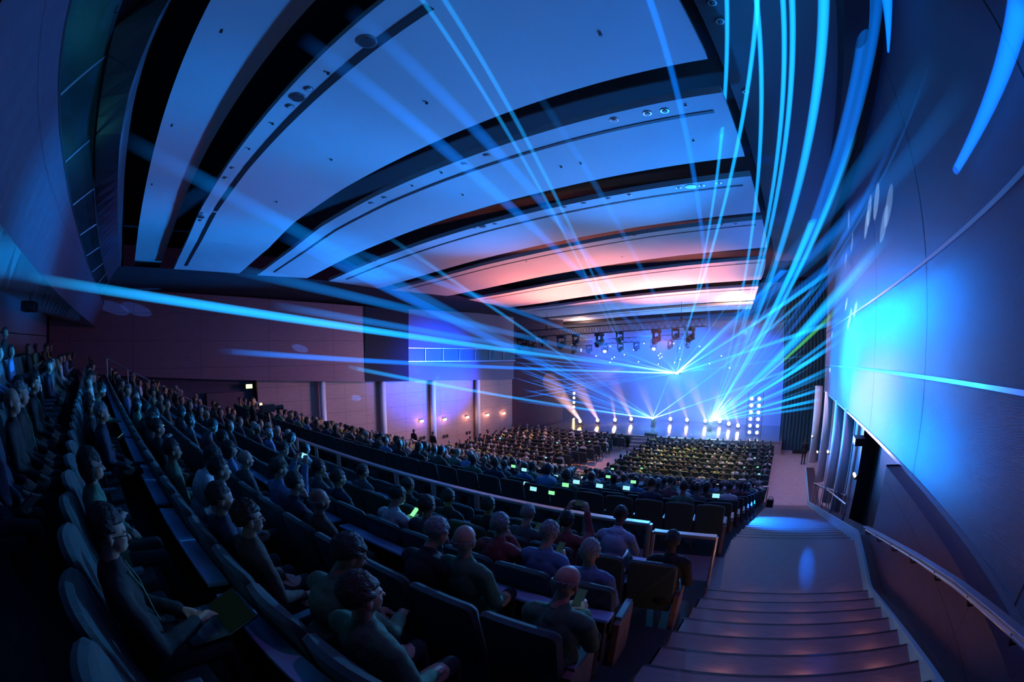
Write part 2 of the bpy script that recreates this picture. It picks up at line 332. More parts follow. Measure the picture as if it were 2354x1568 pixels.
# glazed gallery: dark room behind, mullions, glass
G0 = resample(gb, 40); G1 = resample(gt, 40)
bm = bmesh.new(); loft(bm, [p+Vector((0, -1.5, -.2)) for p in gb], [p+Vector((0, -1.6, .3)) for p in gt], 40); loft(bm, gb, [p+Vector((0, -1.5, -.2)) for p in gb], 40); loft(bm, gt, [p+Vector((0, -1.6, .3)) for p in gt], 40)
struct(finish('wall_gallery_back', bm, mat('gallery_teal', (.03, .09, .11), .7)))
gal = tag(bpy.data.objects.new('gallery_window', None), 'long curved window band of the projection gallery above the rear seats, slanting mullions', 'window'); C.objects.link(gal); gal['kind'] = 'structure'
del gal['category'], gal['label']
bm = bmesh.new(); loft(bm, gb, gt, 40)
gm = mat('gallery_glass', (.02, .05, .06), .05); gnt = gm.node_tree; gbs = gnt.nodes['Principled BSDF']; gbs.inputs['Alpha'].default_value = .25
finish('pane', bm, 'gallery_glass', gal)
for k in range(2, 38, 4):
    bm = bmesh.new(); j = min(39, k+2); tube(bm, G0[k]+Vector((0, .03, 0)), G1[min(39, k-1)]+Vector((0, .03, 0)), .022, .022, 6); finish('mullion', bm, 'trim_metal', gal)
bm = bmesh.new(); poly(bm, resample(gb, 24), .03, 6); finish('lower_frame', bm, 'slot_black', gal)
bm = bmesh.new(); poly(bm, resample(gt, 24), .05, 6); finish('upper_frame', bm, 'slot_black', gal)
# under-gallery ceiling and rear wall
rt = [atY(-200, 560, -5.2), atY(0, 667, -6.0), atY(60, 700, -6.2), atY(160, 752, -6.2), atY(178, 756, -6.0)]
rt[-1] = Vector((-26.2, -5.0, rt[-2].z-.05))
bm = bmesh.new(); loft(bm, fb, [rt[0], rt[1], rt[2], rt[3], rt[3]+Vector((-1, .3, 0)), Vector((-26.4, -3.0, .75))], 40); struct(finish('ceiling_under_gallery', bm, 'ceiling_white'))
bm = bmesh.new(); loft(bm, rt, [Vector((p.x, p.y, -1.7)) for p in rt], 20); struct(finish('wall_rear', bm, mat('rear_plaster', (.16, .15, .2), .7)))
bm = bmesh.new(); a = [Vector((p.x, p.y+.02, .3-.012*i)) for i, p in enumerate(rt)]; poly(bm, a, .02, 6); struct(finish('trim_4', bm, 'slot_black'))
# dark post at the corner
bm = bmesh.new(); p = atY(163, 752, -4.6); tube(bm, (p.x, p.y, -1.7), (p.x, p.y, p.z+.3), .2, .2, 12); struct(finish('column', bm, 'slot_black'))

# --- floors
floor_root = bpy.data.objects.new('floor', None); C.objects.link(floor_root); floor_root['kind'] = 'structure'
def F_up(i): return -3.68+.32*i
def G_lo(j): return -4.0-.35*j
XL = -21.6
def XE(t): return lerp_t([(5, -.72), (8, -.70), (21.5, -.15), (30, -.1)], t)
NUP, NLO, NFR = 8, 13, 9
bm = bmesh.new()
def slab(bm, t0, t1, z, x0=XL, x1=None, dz=.36, mi=0):
    xa = XE(t0) if x1 is None else x1; xb = XE(t1) if x1 is None else x1
    v = [Vector((x0, T(x0, t0), z)), Vector((xa, T(xa, t0), z)), Vector((xb, T(xb, t1), z)), Vector((x0, T(x0, t1), z))]
    quad(bm, v, mi); d = Vector((0, 0, -dz))
    quad(bm, [v[3], v[2], v[2]+d, v[3]+d], mi); quad(bm, [v[1], v[2], v[2]+d, v[1]+d], mi); quad(bm, [v[0], v[3], v[3]+d, v[0]+d], mi)
for i in range(NUP):
    slab(bm, 4.8-1.1*i, 5.9-1.1*i, F_up(i))
slab(bm, 4.8-1.1*(NUP)-2.2, 4.8-1.1*(NUP-1), F_up(NUP-1)+.02, x0=-26.5)
for j in range(NLO): slab(bm, 7.35+1.1*j, 8.45+1.1*j, G_lo(j)+(.004 if j == 0 else 0), dz=.4)
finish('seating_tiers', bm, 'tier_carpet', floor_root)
bm = bmesh.new(); slab(bm, 5.9, 8.2, -4.0, x0=-25, x1=2.8, dz=.5); finish('cross_aisle', bm, 'step_wood', floor_root)
bm = bmesh.new(); quad(bm, [(-25, 19, -8.3), (4, 19, -8.3), (4, 36, -8.3), (-25, 36, -8.3)]); finish('stalls_floor', bm, 'stall_floor', floor_root)
# stepped aisles: right one beside the wall, left one
def steps(name, x0f, x1f):
    bm = bmesh.new()
    edges = []
    for k in range(27):
        t0 = 8.2+.4926*k; t1 = t0+.4926; z = -4.0-.1593*(k+1)
        edges.append((t0, t1, z, .17))
    for k in range(14):
        t1 = 5.9-.5*k; t0 = t1-.5; z = -4.0+.16*(k+1); edges.append((t0, t1, z, .17))
    for t0, t1, z, dz in edges:
        x0a, x1a, x0b, x1b = x0f(t0), x1f(t0), x0f(t1), x1f(t1)
        v = [Vector((x0a, T(x0a, t0), z)), Vector((x1a, T(x1a, t0), z)), Vector((x1b, T(x1b, t1), z)), Vector((x0b, T(x0b, t1), z))]
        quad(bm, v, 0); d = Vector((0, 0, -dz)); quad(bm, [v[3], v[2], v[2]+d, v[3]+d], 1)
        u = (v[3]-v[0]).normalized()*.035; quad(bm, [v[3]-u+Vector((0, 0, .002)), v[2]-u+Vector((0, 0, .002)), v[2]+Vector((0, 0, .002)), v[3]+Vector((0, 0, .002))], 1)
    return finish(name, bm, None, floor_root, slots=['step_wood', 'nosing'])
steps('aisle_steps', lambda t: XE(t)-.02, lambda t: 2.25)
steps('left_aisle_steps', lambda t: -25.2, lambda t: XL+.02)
# cheek (stringer) of the stair against the right wall
bm = bmesh.new()
def stair_line(t): return lerp_t([(-2, -4+.16*(7.9/.5)), (5.9, -4.0), (8.2, -4.0), (21.5, -8.3), (30, -8.3)], t)
ts = [-1.5+.25*k for k in range(120)]
for a, b in zip(ts, ts[1:]):
    za, zb = stair_line(a)+.22, stair_line(b)+.22
    A0, B0 = Vector((2.14, T(2.14, a), za)), Vector((2.14, T(2.14, b), zb)); A1, B1 = Vector((2.2, T(2.2, a), za)), Vector((2.2, T(2.2, b), zb))
    quad(bm, [A0, B0, B1, A1]); d = Vector((0, 0, -.45)); quad(bm, [A0, B0, B0+d, A0+d])
struct(finish('baseboard_right', bm, mat('stringer_metal', (.2, .42, .5), .35)))
bm = bmesh.new()
for a, b in zip(ts, ts[1:]):
    za, zb = stair_line(a)+.10, stair_line(b)+.10
    quad(bm, [(2.2, T(2.2, a), za), (2.2, T(2.2, b), zb), (2.82, T(2.8, b), zb), (2.82, T(2.8, a), za)])
struct(finish('floor_side_ledge', bm, mat('ledge_dark', (.035, .02, .032), .5)))

# ================================================================ STAGE
ST = 31.9; SZ = -7.28
def sx(x, t, z): return Vector((x, T(x, t), z))
stage = thing('stage', 'low wide stage with glossy dark deck and pale pink front at the far end', 'stage', (0, 0, 0))
bm = bmesh.new(); quad(bm, [sx(-19.2, ST, SZ), sx(.25, ST, SZ), Vector((.25, 38, SZ)), Vector((-19.2, 38, SZ))]); finish('deck', bm, 'stage_floor', stage)
bm = bmesh.new()
quad(bm, [sx(-19.2, ST, -8.3), sx(.25, ST, -8.3), sx(.25, ST, SZ), sx(-19.2, ST, SZ)]); quad(bm, [sx(.25, ST, -8.3), Vector((.25, 38, -8.3)), Vector((.25, 38, SZ)), sx(.25, ST, SZ)]); quad(bm, [sx(-19.2, ST, -8.3), sx(-19.2, ST, SZ), Vector((-19.2, 38, SZ)), Vector((-19.2, 38, -8.3))])
finish('front', bm, 'stage_face', stage)
bm = bmesh.new()
for a, b in ((-19.2, -19.2), ): pass
A, B = sx(-19.2, ST-.04, SZ-.03), sx(.25, ST-.04, SZ-.03); poly(bm, [A, B], .05, 6); finish('edge_strip', bm, 'rail_steel', stage)
for x0, x1 in ((-14.6, -11.8), (-9.6, -5.2)):
    bm = bmesh.new(); quad(bm, [sx(x0, ST-.03, -8.3), sx(x1, ST-.03, -8.3), sx(x1, ST-.03, SZ-.16), sx(x0, ST-.03, SZ-.16)]); finish('skirt_panel', bm, 'blackbox', stage)
st = thing('stage_steps', 'short flight of pink-lit steps up to the middle of the stage front', 'steps')
for k in range(4):
    bm = bmesh.new(); zt = -8.3+.22*(k+1); quad(bm, [sx(-11.5, ST-1.2+.3*k, zt), sx(-9.9, ST-1.2+.3*k, zt), sx(-9.9, ST, zt), sx(-11.5, ST, zt)]); quad(bm, [sx(-11.5, ST-1.2+.3*k, zt-.22), sx(-9.9, ST-1.2+.3*k, zt-.22), sx(-9.9, ST-1.2+.3*k, zt), sx(-11.5, ST-1.2+.3*k, zt)])
    quad(bm, [sx(-9.9, ST-1.2+.3*k, zt-.22), sx(-9.9, ST, zt-.22), sx(-9.9, ST, zt), sx(-9.9, ST-1.2+.3*k, zt)]); finish('step', bm, 'stage_face', st)
def on_deck(px, py): return atZ(px, py, SZ+.35)
LIGHTS = []
def point(loc, col, w, r=.05, name='Light'):
    l = bpy.data.lights.new(name, 'POINT'); l.color = col; l.energy = w; l.shadow_soft_size = r
    o = bpy.data.objects.new(name, l); C.objects.link(o); o.location = loc; return o
def spot(loc, target, col, w, ang, blend=.5, r=.1, name='Spot'):
    l = bpy.data.lights.new(name, 'SPOT'); l.color = col; l.energy = w; l.spot_size = math.radians(ang); l.spot_blend = blend; l.shadow_soft_size = r
    o = bpy.data.objects.new(name, l); C.objects.link(o); o.location = loc
    o.rotation_euler = (Vector(target)-Vector(loc)).to_track_quat('-Z', 'Y').to_euler(); return o
# row of small moving heads along the back of the deck
FX = [(1335, 968), (1375, 966), (1415, 965), (1452, 963), (1504, 964), (1542, 963), (1580, 965), (1622, 967), (1655, 968), (1676, 974), (1697, 978)]
ORD = ['first', 'second', 'third', 'fourth', 'fifth', 'sixth', 'seventh', 'eighth', 'ninth', 'tenth', 'eleventh', 'twelfth', 'thirteenth', 'fourteenth', 'fifteenth', 'sixteenth', 'seventeenth', 'eighteenth', 'nineteenth', 'twentieth'] + ['twenty-'+x for x in ['first', 'second', 'third', 'fourth', 'fifth', 'sixth', 'seventh', 'eighth', 'ninth']] + ['thirtieth'] + ['thirty-'+x for x in ['first', 'second', 'third', 'fourth', 'fifth', 'sixth', 'seventh', 'eighth', 'ninth']]
def rz_of(d): return math.atan2(-d.x, d.y)
for i, (px, py) in enumerate(FX):
    p = on_deck(px, py); 
    f = thing('stage_floodlight', f'glowing warm stage floodlight on the deck, {ORD[i]} from the left end of the footlight row', 'stage light', (p.x, p.y, SZ), 0, 'floodlights along the stage deck')
    finish('base', boxb((0, 0, .04), (.34, .3, .08), bev=.01), 'blackbox', f)
    [finish('yoke_arm', boxb((q, 0, .2), (.03, .08, .3)), 'blackbox', f) for q in (-.17, .17)]
    bm = bmesh.new(); tube(bm, (0, .12, .30), (0, -.1, .36), .12, .14, 14); finish('head', bm, 'blackbox', f)
    bm = bmesh.new(); ell(bm, Vector((0, -.12, .36)), (.15, .05, .15), u=14, v=8); finish('lens', bm, 'lamp_white' if i > 1 else 'lamp_amber', f)
    point((p.x, p.y-.35, SZ+.5), (1, .62, .35) if i < 9 else (1, .7, .3), 24, .12)
# light towers either side
def tower(px, base_py, Y, cols, rows, label, m, pitch, x_step=.45, xs0=0):
    p = atY(px, base_py, Y)
    t = thing('light_tower', label, 'light tower', (p.x, Y, SZ))
    bm = bmesh.new()
    for c in range(cols+1):
        tube(bm, (c*x_step-x_step/2, .1, 0), (c*x_step-x_step/2, .1, rows*pitch+.3), .03, .03, 6)
    for r in range(rows+1): tube(bm, (-x_step/2, .1, r*pitch+.1), (cols*x_step-x_step/2, .1, r*pitch+.1), .02, .02, 6)
    finish('frame', bm, 'truss_steel', t)
    for c in range(cols):
        for r in range(rows):
            bm = bmesh.new(); tube(bm, (c*x_step, .08, r*pitch+.35), (c*x_step, -.06, r*pitch+.35), .12, .14, 12); h = finish('lamp_housing', bm, 'blackbox', t)
            bm = bmesh.new(); ell(bm, Vector((c*x_step, -.07, r*pitch+.35)), (.13, .03, .13), u=12, v=6); finish('lamp', bm, m, h)
    return t
tower(1722, 1005, 33.2, 2, 6, 'tall tower of bright yellow blinder lamps at the right end of the stage', 'lamp_white', .52, .62)
tower(1319, 985, 36.6, 1, 5, 'slim tower of small warm lamps standing at the left of the stage', 'lamp_warm', .45)
tower(1284, 1000, 34.5, 1, 3, 'low stand with three small amber lamps at the left end of the stage', 'lamp_amber', .42)
# stage monitors on the deck
for px, py, lab in ((1497, 999, 'dark wedge monitor lying on the stage edge above the steps'), (1835, 1039, 'flat black cable ramp on the aisle floor beside the stage drape')):
    p = atZ(px, py, SZ+.1) if px < 1800 else atZ(px, py, -8.2)
    z0 = SZ if px < 1800 else -8.3
    t = thing('stage_monitor' if px < 1800 else 'cable_ramp', lab, 'speaker' if px < 1800 else 'cable ramp', (p.x, p.y, z0)); bm = bmesh.new(); box(bm, Vector((0, 0, .12)), (1.0, .4, .22), Matrix.Rotation(.25, 3, 'X') if px < 1800 else None, .02); finish('cabinet' if px < 1800 else 'ramp', bm, 'blackbox', t)
    bm = bmesh.new(); box(bm, Vector((0, -.2, .14)), (.9, .02, .16)); finish('grille' if px < 1800 else 'edge', bm, 'slot_black', t)

# ================================================================ LIGHTING TRUSS
def truss(a, b, sec, label, nb):
    a, b = Vector(a), Vector(b); t = thing('lighting_truss', label, 'truss', a); d = b-a; n = d.normalized(); side = n.cross(Vector((0, 0, 1))).normalized()*sec/2; up = Vector((0, 0, sec/2))
    bm = bmesh.new(); cs = [side+up, -side+up, side-up, -side-up]
    for c in cs: tube(bm, c, d+c, .03, .03, 6)
    finish('chord', bm, 'truss_steel', t)
    bm = bmesh.new()
    for k in range(nb):
        u, v = d*k/nb, d*(k+1)/nb
        for c1, c2 in ((cs[0], cs[2]), (cs[1], cs[3])):
            tube(bm, u+c1, (u+v)/2+c2, .016, .016, 5); tube(bm, (u+v)/2+c2, v+c1, .016, .016, 5)
        tube(bm, u+cs[0], u+cs[1], .014, .014, 5)
    finish('lattice', bm, 'truss_steel', t); return t
ta, tb = atY(1185, 770, 29.5), atY(1622, 741, 30.5)
tr = truss(ta, tb, .55, 'long black lattice lighting truss hung in front of the stage', 34)
for px in (1269, 1573):
    u = (px-1185)/(1622-1185); p = (tb-ta)*u; bm = bmesh.new(); tube(bm, p+Vector((0, 0, .25)), p+Vector((0, 0, 3.6 if px < 1400 else 2.6)), .012, .012, 6); tube(bm, p+Vector((0, 0, .2)), p+Vector((0, 0, .6)), .1, .07, 8); finish('chain_hoist', bm, 'truss_steel', tr)
def moving_head(loc, size, ang, label, grp, lit=None):
    f = thing('moving_head_light', label, 'stage light', loc, ang, grp); s = size
    finish('clamp_base', boxb((0, 0, -.08*s), (.42*s, .3*s, .14*s), bev=.01), 'blackbox', f)
    [finish('yoke_arm', boxb((q*s, 0, -.34*s), (.05*s, .12*s, .42*s)), 'blackbox', f) for q in (-.21, .21)]
    bm = bmesh.new(); tube(bm, (0, .16*s, -.40*s), (0, -.16*s, -.56*s), .13*s, .16*s, 12); ell(bm, Vector((0, .16*s, -.4*s)), (.13*s, .1*s, .13*s)); finish('head', bm, 'blackbox', f)
    bm = bmesh.new(); ell(bm, Vector((0, -.17*s, -.565*s)), (.13*s, .04*s, .13*s)); finish('lens', bm, lit or 'laser_glass', f)
for k, px in enumerate([1200, 1211, 1232, 1262, 1305, 1340, 1395, 1441, 1520, 1560, 1590]):
    u = (px-1185)/(1622-1185); p = ta+(tb-ta)*u+Vector((0, 0, -.3))
    moving_head(p, 1.25 if k % 2 else 1.6, random.uniform(-.6, .6), f'black moving-head lamp hanging under the long truss, {ORD[k]} from its left end', 'moving heads under the front truss')
ta2, tb2 = atY(1180, 797, 33.5), atY(1600, 772, 34.2)
truss(ta2, tb2, .4, 'second dark truss hung lower behind the long front truss', 30)
for k in range(12):
    p = ta2+(tb2-ta2)*((k+.5)/12)+Vector((0, 0, -.2)); moving_head(p, 1.15, random.uniform(-.6, .6), f'small lamp under the rear truss, {ORD[k]} from its left end', 'lamps under the rear truss', 'led_small' if k % 3 == 0 else None)
# sparkle of tiny lamps below the rear truss
for k in range(26):
    px = random.uniform(1290, 1680); py = 800+random.uniform(-18, 60)*(.4+.6*(px-1290)/390); p = atY(px, py, 35.6)
    o = finish('pin_lamp', (lambda b: (ell(b, Vector((0, 0, 0)), (.05, .05, .05), u=8, v=6), b)[1])(bmesh.new()), 'led_small'); o.location = p
    tag(o, 'tiny bright pin lamp glinting below the rear truss over the stage', 'lamp', 'pin lamps over the stage')

# ================================================================ COLUMNS, DOOR LAMPS
for k, (px, py) in enumerate([(742, 920), (881, 930), (996, 940), (1098, 940)]):
    d = ray(px, py); Y = None
    # meet the column line 0.45 m in front of the lower left wall
    s = (-25.95)/(d.x-.10*d.y); p = d*s
    c = thing('wall_column', f'tall round white column against the left wall, {ORD[k]} from the rear', 'column', (p.x, p.y, 0), 0, 'columns along the left wall')
    bm = bmesh.new(); tube(bm, (0, 0, -8.3), (0, 0, lowz(p.y)), .21, .21, 20); finish('shaft', bm, 'column_paint', c, True)
for k, (px, X, z0) in enumerate([(1874, 2.75, -8.3), (1898, 2.95, -8.0), (1924, 2.95, -7.4), (1949, 2.95, -6.6)]):
    d = ray(px, 1000); Y = d.y*X/d.x
    c = thing('wall_column', f'pale round column beside the right aisle, {ORD[k]} from the stage drape', 'column', (X, Y, 0), 0, 'columns along the right aisle')
    bm = bmesh.new(); tube(bm, (0, 0, z0), (0, 0, RB(Y)+.1), .30-.02*k, .30-.02*k, 20); finish('shaft', bm, 'column_paint', c, True)
for k, (px, py) in enumerate([(969, 968), (1022, 964), (1074, 959), (1120, 954), (1158, 950)]):
    d = ray(px, py); s = (-26.1+.0)/(d.x-.10*d.y); p = d*s
    t = thing('door_lamp', f'small bright door lamp on the left wall, {ORD[k]} from the rear', 'lamp', p, 0, 'lamps over the left doors')
    finish('housing', boxb((-.03, 0, .09), (.12, .34, .05)), 'blackbox', t); finish('diffuser', boxb((.03, 0, 0), (.08, .30, .16)), 'door_lamp', t)
    point((p.x+.25, p.y-.12, p.z), (1, .42, .25), 14, .08)
    d = ray(px+3, py+36+ (3 if k < 2 else 0)); s = (-26.15)/(d.x-.10*d.y); q = d*s
    t = thing('door_handle_pair', f'pair of dark square door plates on the left wall, {ORD[k]} from the rear', 'door plates', q, 0, 'door plates on the left wall')
    finish('plate', boxb((0, -.16, 0), (.04, .2, .24)), 'blackbox', t); finish('plate', boxb((0, .16, 0), (.04, .2, .24)), 'blackbox', t)
d = ray(572, 888); p = d*(-25.9/(d.x-.10*d.y))
t = thing('exit_sign', 'small glowing yellow-green exit sign above the rear door of the left wall', 'sign', p)
finish('case', boxb((0, 0, 0), (.1, .46, .28)), 'blackbox', t); finish('face', boxb((.06, 0, 0), (.02, .42, .24)), 'exit_green', t)
bm = bmesh.new(); box(bm, Vector((.075, .08, 0)), (.01, .05, .16)); box(bm, Vector((.075, .0, .05)), (.01, .14, .04)); box(bm, Vector((.075, -.1, 0)), (.01, .06, .12)); finish('pictogram', bm, 'lamp_white', t)
# rear door recess on the left lower wall
d = ray(520, 930); p = d*(-26.2/(d.x-.10*d.y))
dd = struct(finish('door_2', boxb((p.x, p.y, -5.2), (.15, 2.6, 4.4)), mat('door_wine', (.10, .045, .055), .5)))
# control-room windows on the recessed wall
wn = struct(bpy.data.objects.new('window_2', None)); C.objects.link(wn)
def LWp(px, py, dx=-25.93): d = ray(px, py); return d*(dx/(d.x-.10*d.y))
A, B, Cc, D = LWp(934, 831), LWp(1190, 829), LWp(1190, 803), LWp(934, 800)
mat('booth_glass', (.02, .09, .12), .5)
bm = bmesh.new(); quad(bm, [A, B, Cc, D]); finish('pane', bm, 'booth_glass', wn)
for u in (0, .14, .28, .42, .56, .7, .84, 1): bm = bmesh.new(); tube(bm, A.lerp(B, u)+Vector((.03, 0, 0)), D.lerp(Cc, u)+Vector((.03, 0, 0)), .035, .035, 6); finish('mullion', bm, 'trim_metal', wn)
bm = bmesh.new(); poly(bm, [A, B], .06, 6); poly(bm, [D, Cc], .05, 6); finish('frame', bm, 'trim_metal', wn)
# wall lamps at right: pairs of small bright bulbs on the columns, and the bracket speaker
for px, py, X in ((1858, 982, 2.5), (1867, 1004, 2.42), (1879, 1040, 2.6), (1903, 1040, 2.6), (1964, 1094, 2.7)):
    p = atX(px, py, X); t = thing('wall_lamp', 'small bright twin-bulb wall lamp beside the right aisle', 'lamp', p, 0, 'wall lamps by the right aisle')
    finish('bracket', boxb((.06, 0, -.05), (.1, .06, .12)), 'blackbox', t)
    for s in (-1, 1): bm = bmesh.new(); ell(bm, Vector((0, s*.09, .03)), (.05, .05, .05)); finish('bulb', bm, 'door_lamp', t)
p = atX(1975, 1013, 2.6); t = thing('wall_speaker', 'small black loudspeaker on a bracket beside the black opening of the right wall', 'speaker', p)
finish('cabinet', boxb((0, 0, 0), (.35, .5, .22), bev=.02), 'blackbox', t); finish('bracket', boxb((.15, 0, -.2), (.06, .1, .3)), 'blackbox', t)

# ================================================================ HANDRAILS
def rail(name, label, pts, zfloor, r=.045, nposts=6, post_r=.028, mid=False, mtop='rail_steel', flat=False, grp=None):
    t = thing(name, label, 'handrail', (0, 0, 0), 0, grp)
    bm = bmesh.new()
    if flat:
        for a, b in zip(pts, pts[1:]):
            d = Vector(b)-Vector(a); q = d.to_track_quat('X', 'Z').to_matrix(); box(bm, (Vector(a)+Vector(b))/2, (d.length, .11, .05), q, .01)
    else: poly(bm, pts, r, 10)
    finish('top_rail', bm, mtop, t)
    P = resample(pts, nposts)
    for p in P:
        zf = zfloor(p) if callable(zfloor) else zfloor
        bm = bmesh.new(); tube(bm, (p.x, p.y, zf), (p.x, p.y, p.z), post_r, post_r, 8); finish('post', bm, 'rail_steel', t)
    if mid:
        bm = bmesh.new(); poly(bm, [Vector(p)-Vector((0, 0, .45)) for p in pts], .015, 6); finish('lower_rail', bm, 'rail_steel', t)
    return t
tt = 5.82
rail('handrail', 'long straight handrail dividing the upper seats from the cross aisle', [Vector((x, T(x, tt), -2.72)) for x in (-1.78, -6, -10, -14.2)], -4.0, nposts=13, post_r=.05, flat=True)
rail('handrail', 'short handrail with posts ending the upper seats beside the stepped aisle', [Vector((x, T(x, tt), -2.84)) for x in (-1.70, -.72)], -4.0, nposts=2, flat=True)
rail('handrail', 'thin handrail in front of the lower seats behind the stalls block', [Vector((x, T(x, 21.4), -7.28)) for x in (-.25, -6, -12.3)], -8.3, nposts=9)
rail('handrail', 'handrail in front of the lower seats left of the stalls aisle', [Vector((x, T(x, 21.4), -7.28)) for x in (-13.4, -17, -21.5)], -8.3, nposts=7)
rail('handrail', 'sloping handrail along the left stepped aisle above the lower seats', [Vector((-21.9, y, -4.0-.31*(y-6.3)+.9)) for y in (6.3, 10, 14, 18.3)], lambda p: p.z-.9, nposts=9, r=.035)
rail('handrail', 'sloping handrail along the left stepped aisle beside the upper seats', [Vector((-21.9, y, -1.05-.44*(y+.9)) ) for y in (-1.5, 1.5, 5.6)], lambda p: p.z-.9, nposts=7, r=.03)
# wall handrail on the right, with brackets
wr = thing('wall_handrail', 'flat metal handrail on brackets along the right wall of the steps', 'handrail')
RP = [Vector((2.0+.03*k, 0, 0)) for k in range(1)]
pts = [atX(1990, 1211, 2.05), atX(2100, 1273, 2.08), atX(2200, 1337, 2.1), atX(2354, 1462, 2.12)]
d = (pts[3]-pts[2]); pts.append(pts[3]+d*1.2)
bm = bmesh.new()
for a, b in zip(pts, pts[1:]):
    dd_ = b-a; q = dd_.to_track_quat('X', 'Z').to_matrix(); box(bm, (a+b)/2, (dd_.length+.01, .10, .035), q, .008)
finish('top_rail', bm, 'trim_metal', wr)
bm = bmesh.new(); poly(bm, [p+Vector((.02, 0, -.06)) for p in pts], .02, 8); finish('under_rail', bm, 'trim_metal', wr)
P = resample(pts, 9)
for p in P: bm = bmesh.new(); poly(bm, [p+Vector((0, 0, -.03)), p+Vector((.06, 0, -.14)), Vector((2.45, p.y, p.z-.16))], .014, 6); finish('bracket', bm, 'blackbox', wr)
# gallery rails right of the aisle
for k, (a, b) in enumerate([((1897, 1122, 2.35), (1945, 1160, 2.35)), ((1893, 1118, 2.8), (1925, 1132, 2.8)), ((1912, 1125, 3.0), (1945, 1140, 3.0)), ((1872, 1110, 2.3), (1897, 1122, 2.3))]):
    pa, pb = atX(*a), atX(*b)
    rail('handrail', ['nearest handrail of the side gallery beyond the black opening', 'rear handrail of the side gallery between two columns', 'short handrail deep in the side gallery by the wall lamps', 'farthest handrail of the side gallery beside the blue column'][k], [pa, pb], lambda p: p.z-.95, nposts=3, r=.03)

# ================================================================ SEATS
def seat_meshes(detail):
    """backrest, cushion, armrest, support: local origin on the floor under the rear face of the backrest, facing +Y"""
    R = Matrix.Rotation(math.radians(12), 3, 'X')
    bm = bmesh.new(); n = 8 if detail else 3
    # backrest: rounded shield outline, slightly curved across
    W, B0, T0 = .282, .34, 1.07
    out = [(-W+.02, B0), (-W, B0+.2)]
    for k in range(n+1):
        a = math.pi-math.pi/2*k/n; out.append((-W+.09+.09*math.cos(a), T0-.09+.07*math.sin(a)))
    if detail:
        for k in range(1, 6): out.append((-W+.09+(2*W-.18)*k/6, T0-.02+.022*math.sin(math.pi*k/6)))
    for k in range(n+1):
        a = math.pi/2-math.pi/2*k/n; out.append((W-.09+.09*math.cos(a), T0-.09+.07*math.sin(a)))
    out += [(W, B0+.2), (W-.02, B0)]
    def P(x, z, y): return Vector((x, y-.045*(1-(x/W)**2) + .045 - (z-.36)*.20+.06, z))
    fr = [bm.verts.new(P(x*.94, z if z < .5 else z-.008, .085)) for x, z in out]; bk = [bm.verts.new(P(x*.94, z, 0)) for x, z in out]; mid = [bm.verts.new(P(x, z+(.008 if z > .5 else 0), .045)) for x, z in out]
    N = len(out)
    for a, b in ((bk, mid), (mid, fr)):
        for i in range(N): bm.faces.new([a[i], a[(i+1) % N], b[(i+1) % N], b[i]])
    bm.faces.new(fr); bm.faces.new(bk[::-1])
    bmesh.ops.recalc_face_normals(bm, faces=bm.faces[:])
    me1 = bpy.data.meshes.new('backrest'); bm.to_mesh(me1); bm.free(); me1.materials.append(M['seat_fabric'])
    bm = bmesh.new(); box(bm, Vector((0, .34, .43)), (.46, .46, .11), Matrix.Rotation(math.radians(4), 3, 'X'), .03 if detail else 0)
    me2 = bpy.data.meshes.new('cushion'); bm.to_mesh(me2); bm.free(); me2.materials.append(M['seat_pad'])
    bm = bmesh.new(); box(bm, Vector((0, .30, .625)), (.07, .34, .035), None, .012 if detail else 0); me3 = bpy.data.meshes.new('armrest'); bm.to_mesh(me3); bm.free(); me3.materials.append(M['arm_wood'])
    bm = bmesh.new(); box(bm, Vector((0, .27, .31)), (.045, .24, .60), None, .01 if detail else 0); me4 = bpy.data.meshes.new('side_support'); bm.to_mesh(me4); bm.free(); me4.materials.append(M['seat_metal'])
    bm = bmesh.new(); box(bm, Vector((0, -.0, .64)), (.43, .018, .5), Matrix.Rotation(math.radians(11.5), 3, 'X'), .006) ; me5 = bpy.data.meshes.new('rear_shell'); bm.to_mesh(me5); bm.free(); me5.materials.append(M['seat_pad'])
    return me1, me2, me3, me4, me5
SM = {True: seat_meshes(True), False: seat_meshes(False)}
def add(name, me, parent, loc=(0, 0, 0), rz=0):
    o = bpy.data.objects.new(name, me); C.objects.link(o); o.parent = parent; o.location = loc; o.rotation_euler = (0, 0, rz); return o
def make_seat(detail, end):
    t = bpy.data.objects.new('auditorium_seat', None); C.objects.link(t); b, c, a, s, r = SM[detail]
    add('backrest', b, t); add('cushion', c, t); add('armrest', a, t, (-.30, 0, 0)); add('side_support', s, t, (-.30, 0, 0))
    if end:
        add('armrest', a, t, (.31, 0, 0))
        e = bpy.data.meshes.get('end_panel_mesh')
        if not e:
            bm = bmesh.new(); box(bm, Vector((.32, .26, .31)), (.07, .42, .60), None, .01); e = bpy.data.meshes.new('end_panel_mesh'); bm.to_mesh(e); bm.free(); e.materials.append(M['end_wood'])
        add('end_panel', e, t)
    return t
ROT = math.atan(SL)
CS, SN = math.cos(ROT), math.sin(ROT)
seats = []      # dicts
def add_row(block, row, t, z, xr, xl, pitch=.60, gap=None):
    n = int((xr-.32-xl)/pitch)
    for k in range(n):
        x = xr-.32-k*pitch*CS
        if gap and gap[0] < x < gap[1]: continue
        p = Vector((x, T(x, t), z)); head = p+Vector((0, .2, 1.15))
        seats.append(dict(b=block, r=row, k=k, p=p, d=head.length, v=inview(head, 90) and head.length > .9, occ=False, end=(k == 0)))
for i in range(NUP): add_row('U', i, 5.02-1.1*i, F_up(i), (-.80 if i == 1 else -.92 if i % 2 else -1.05) if i else -1.9, -21.4)
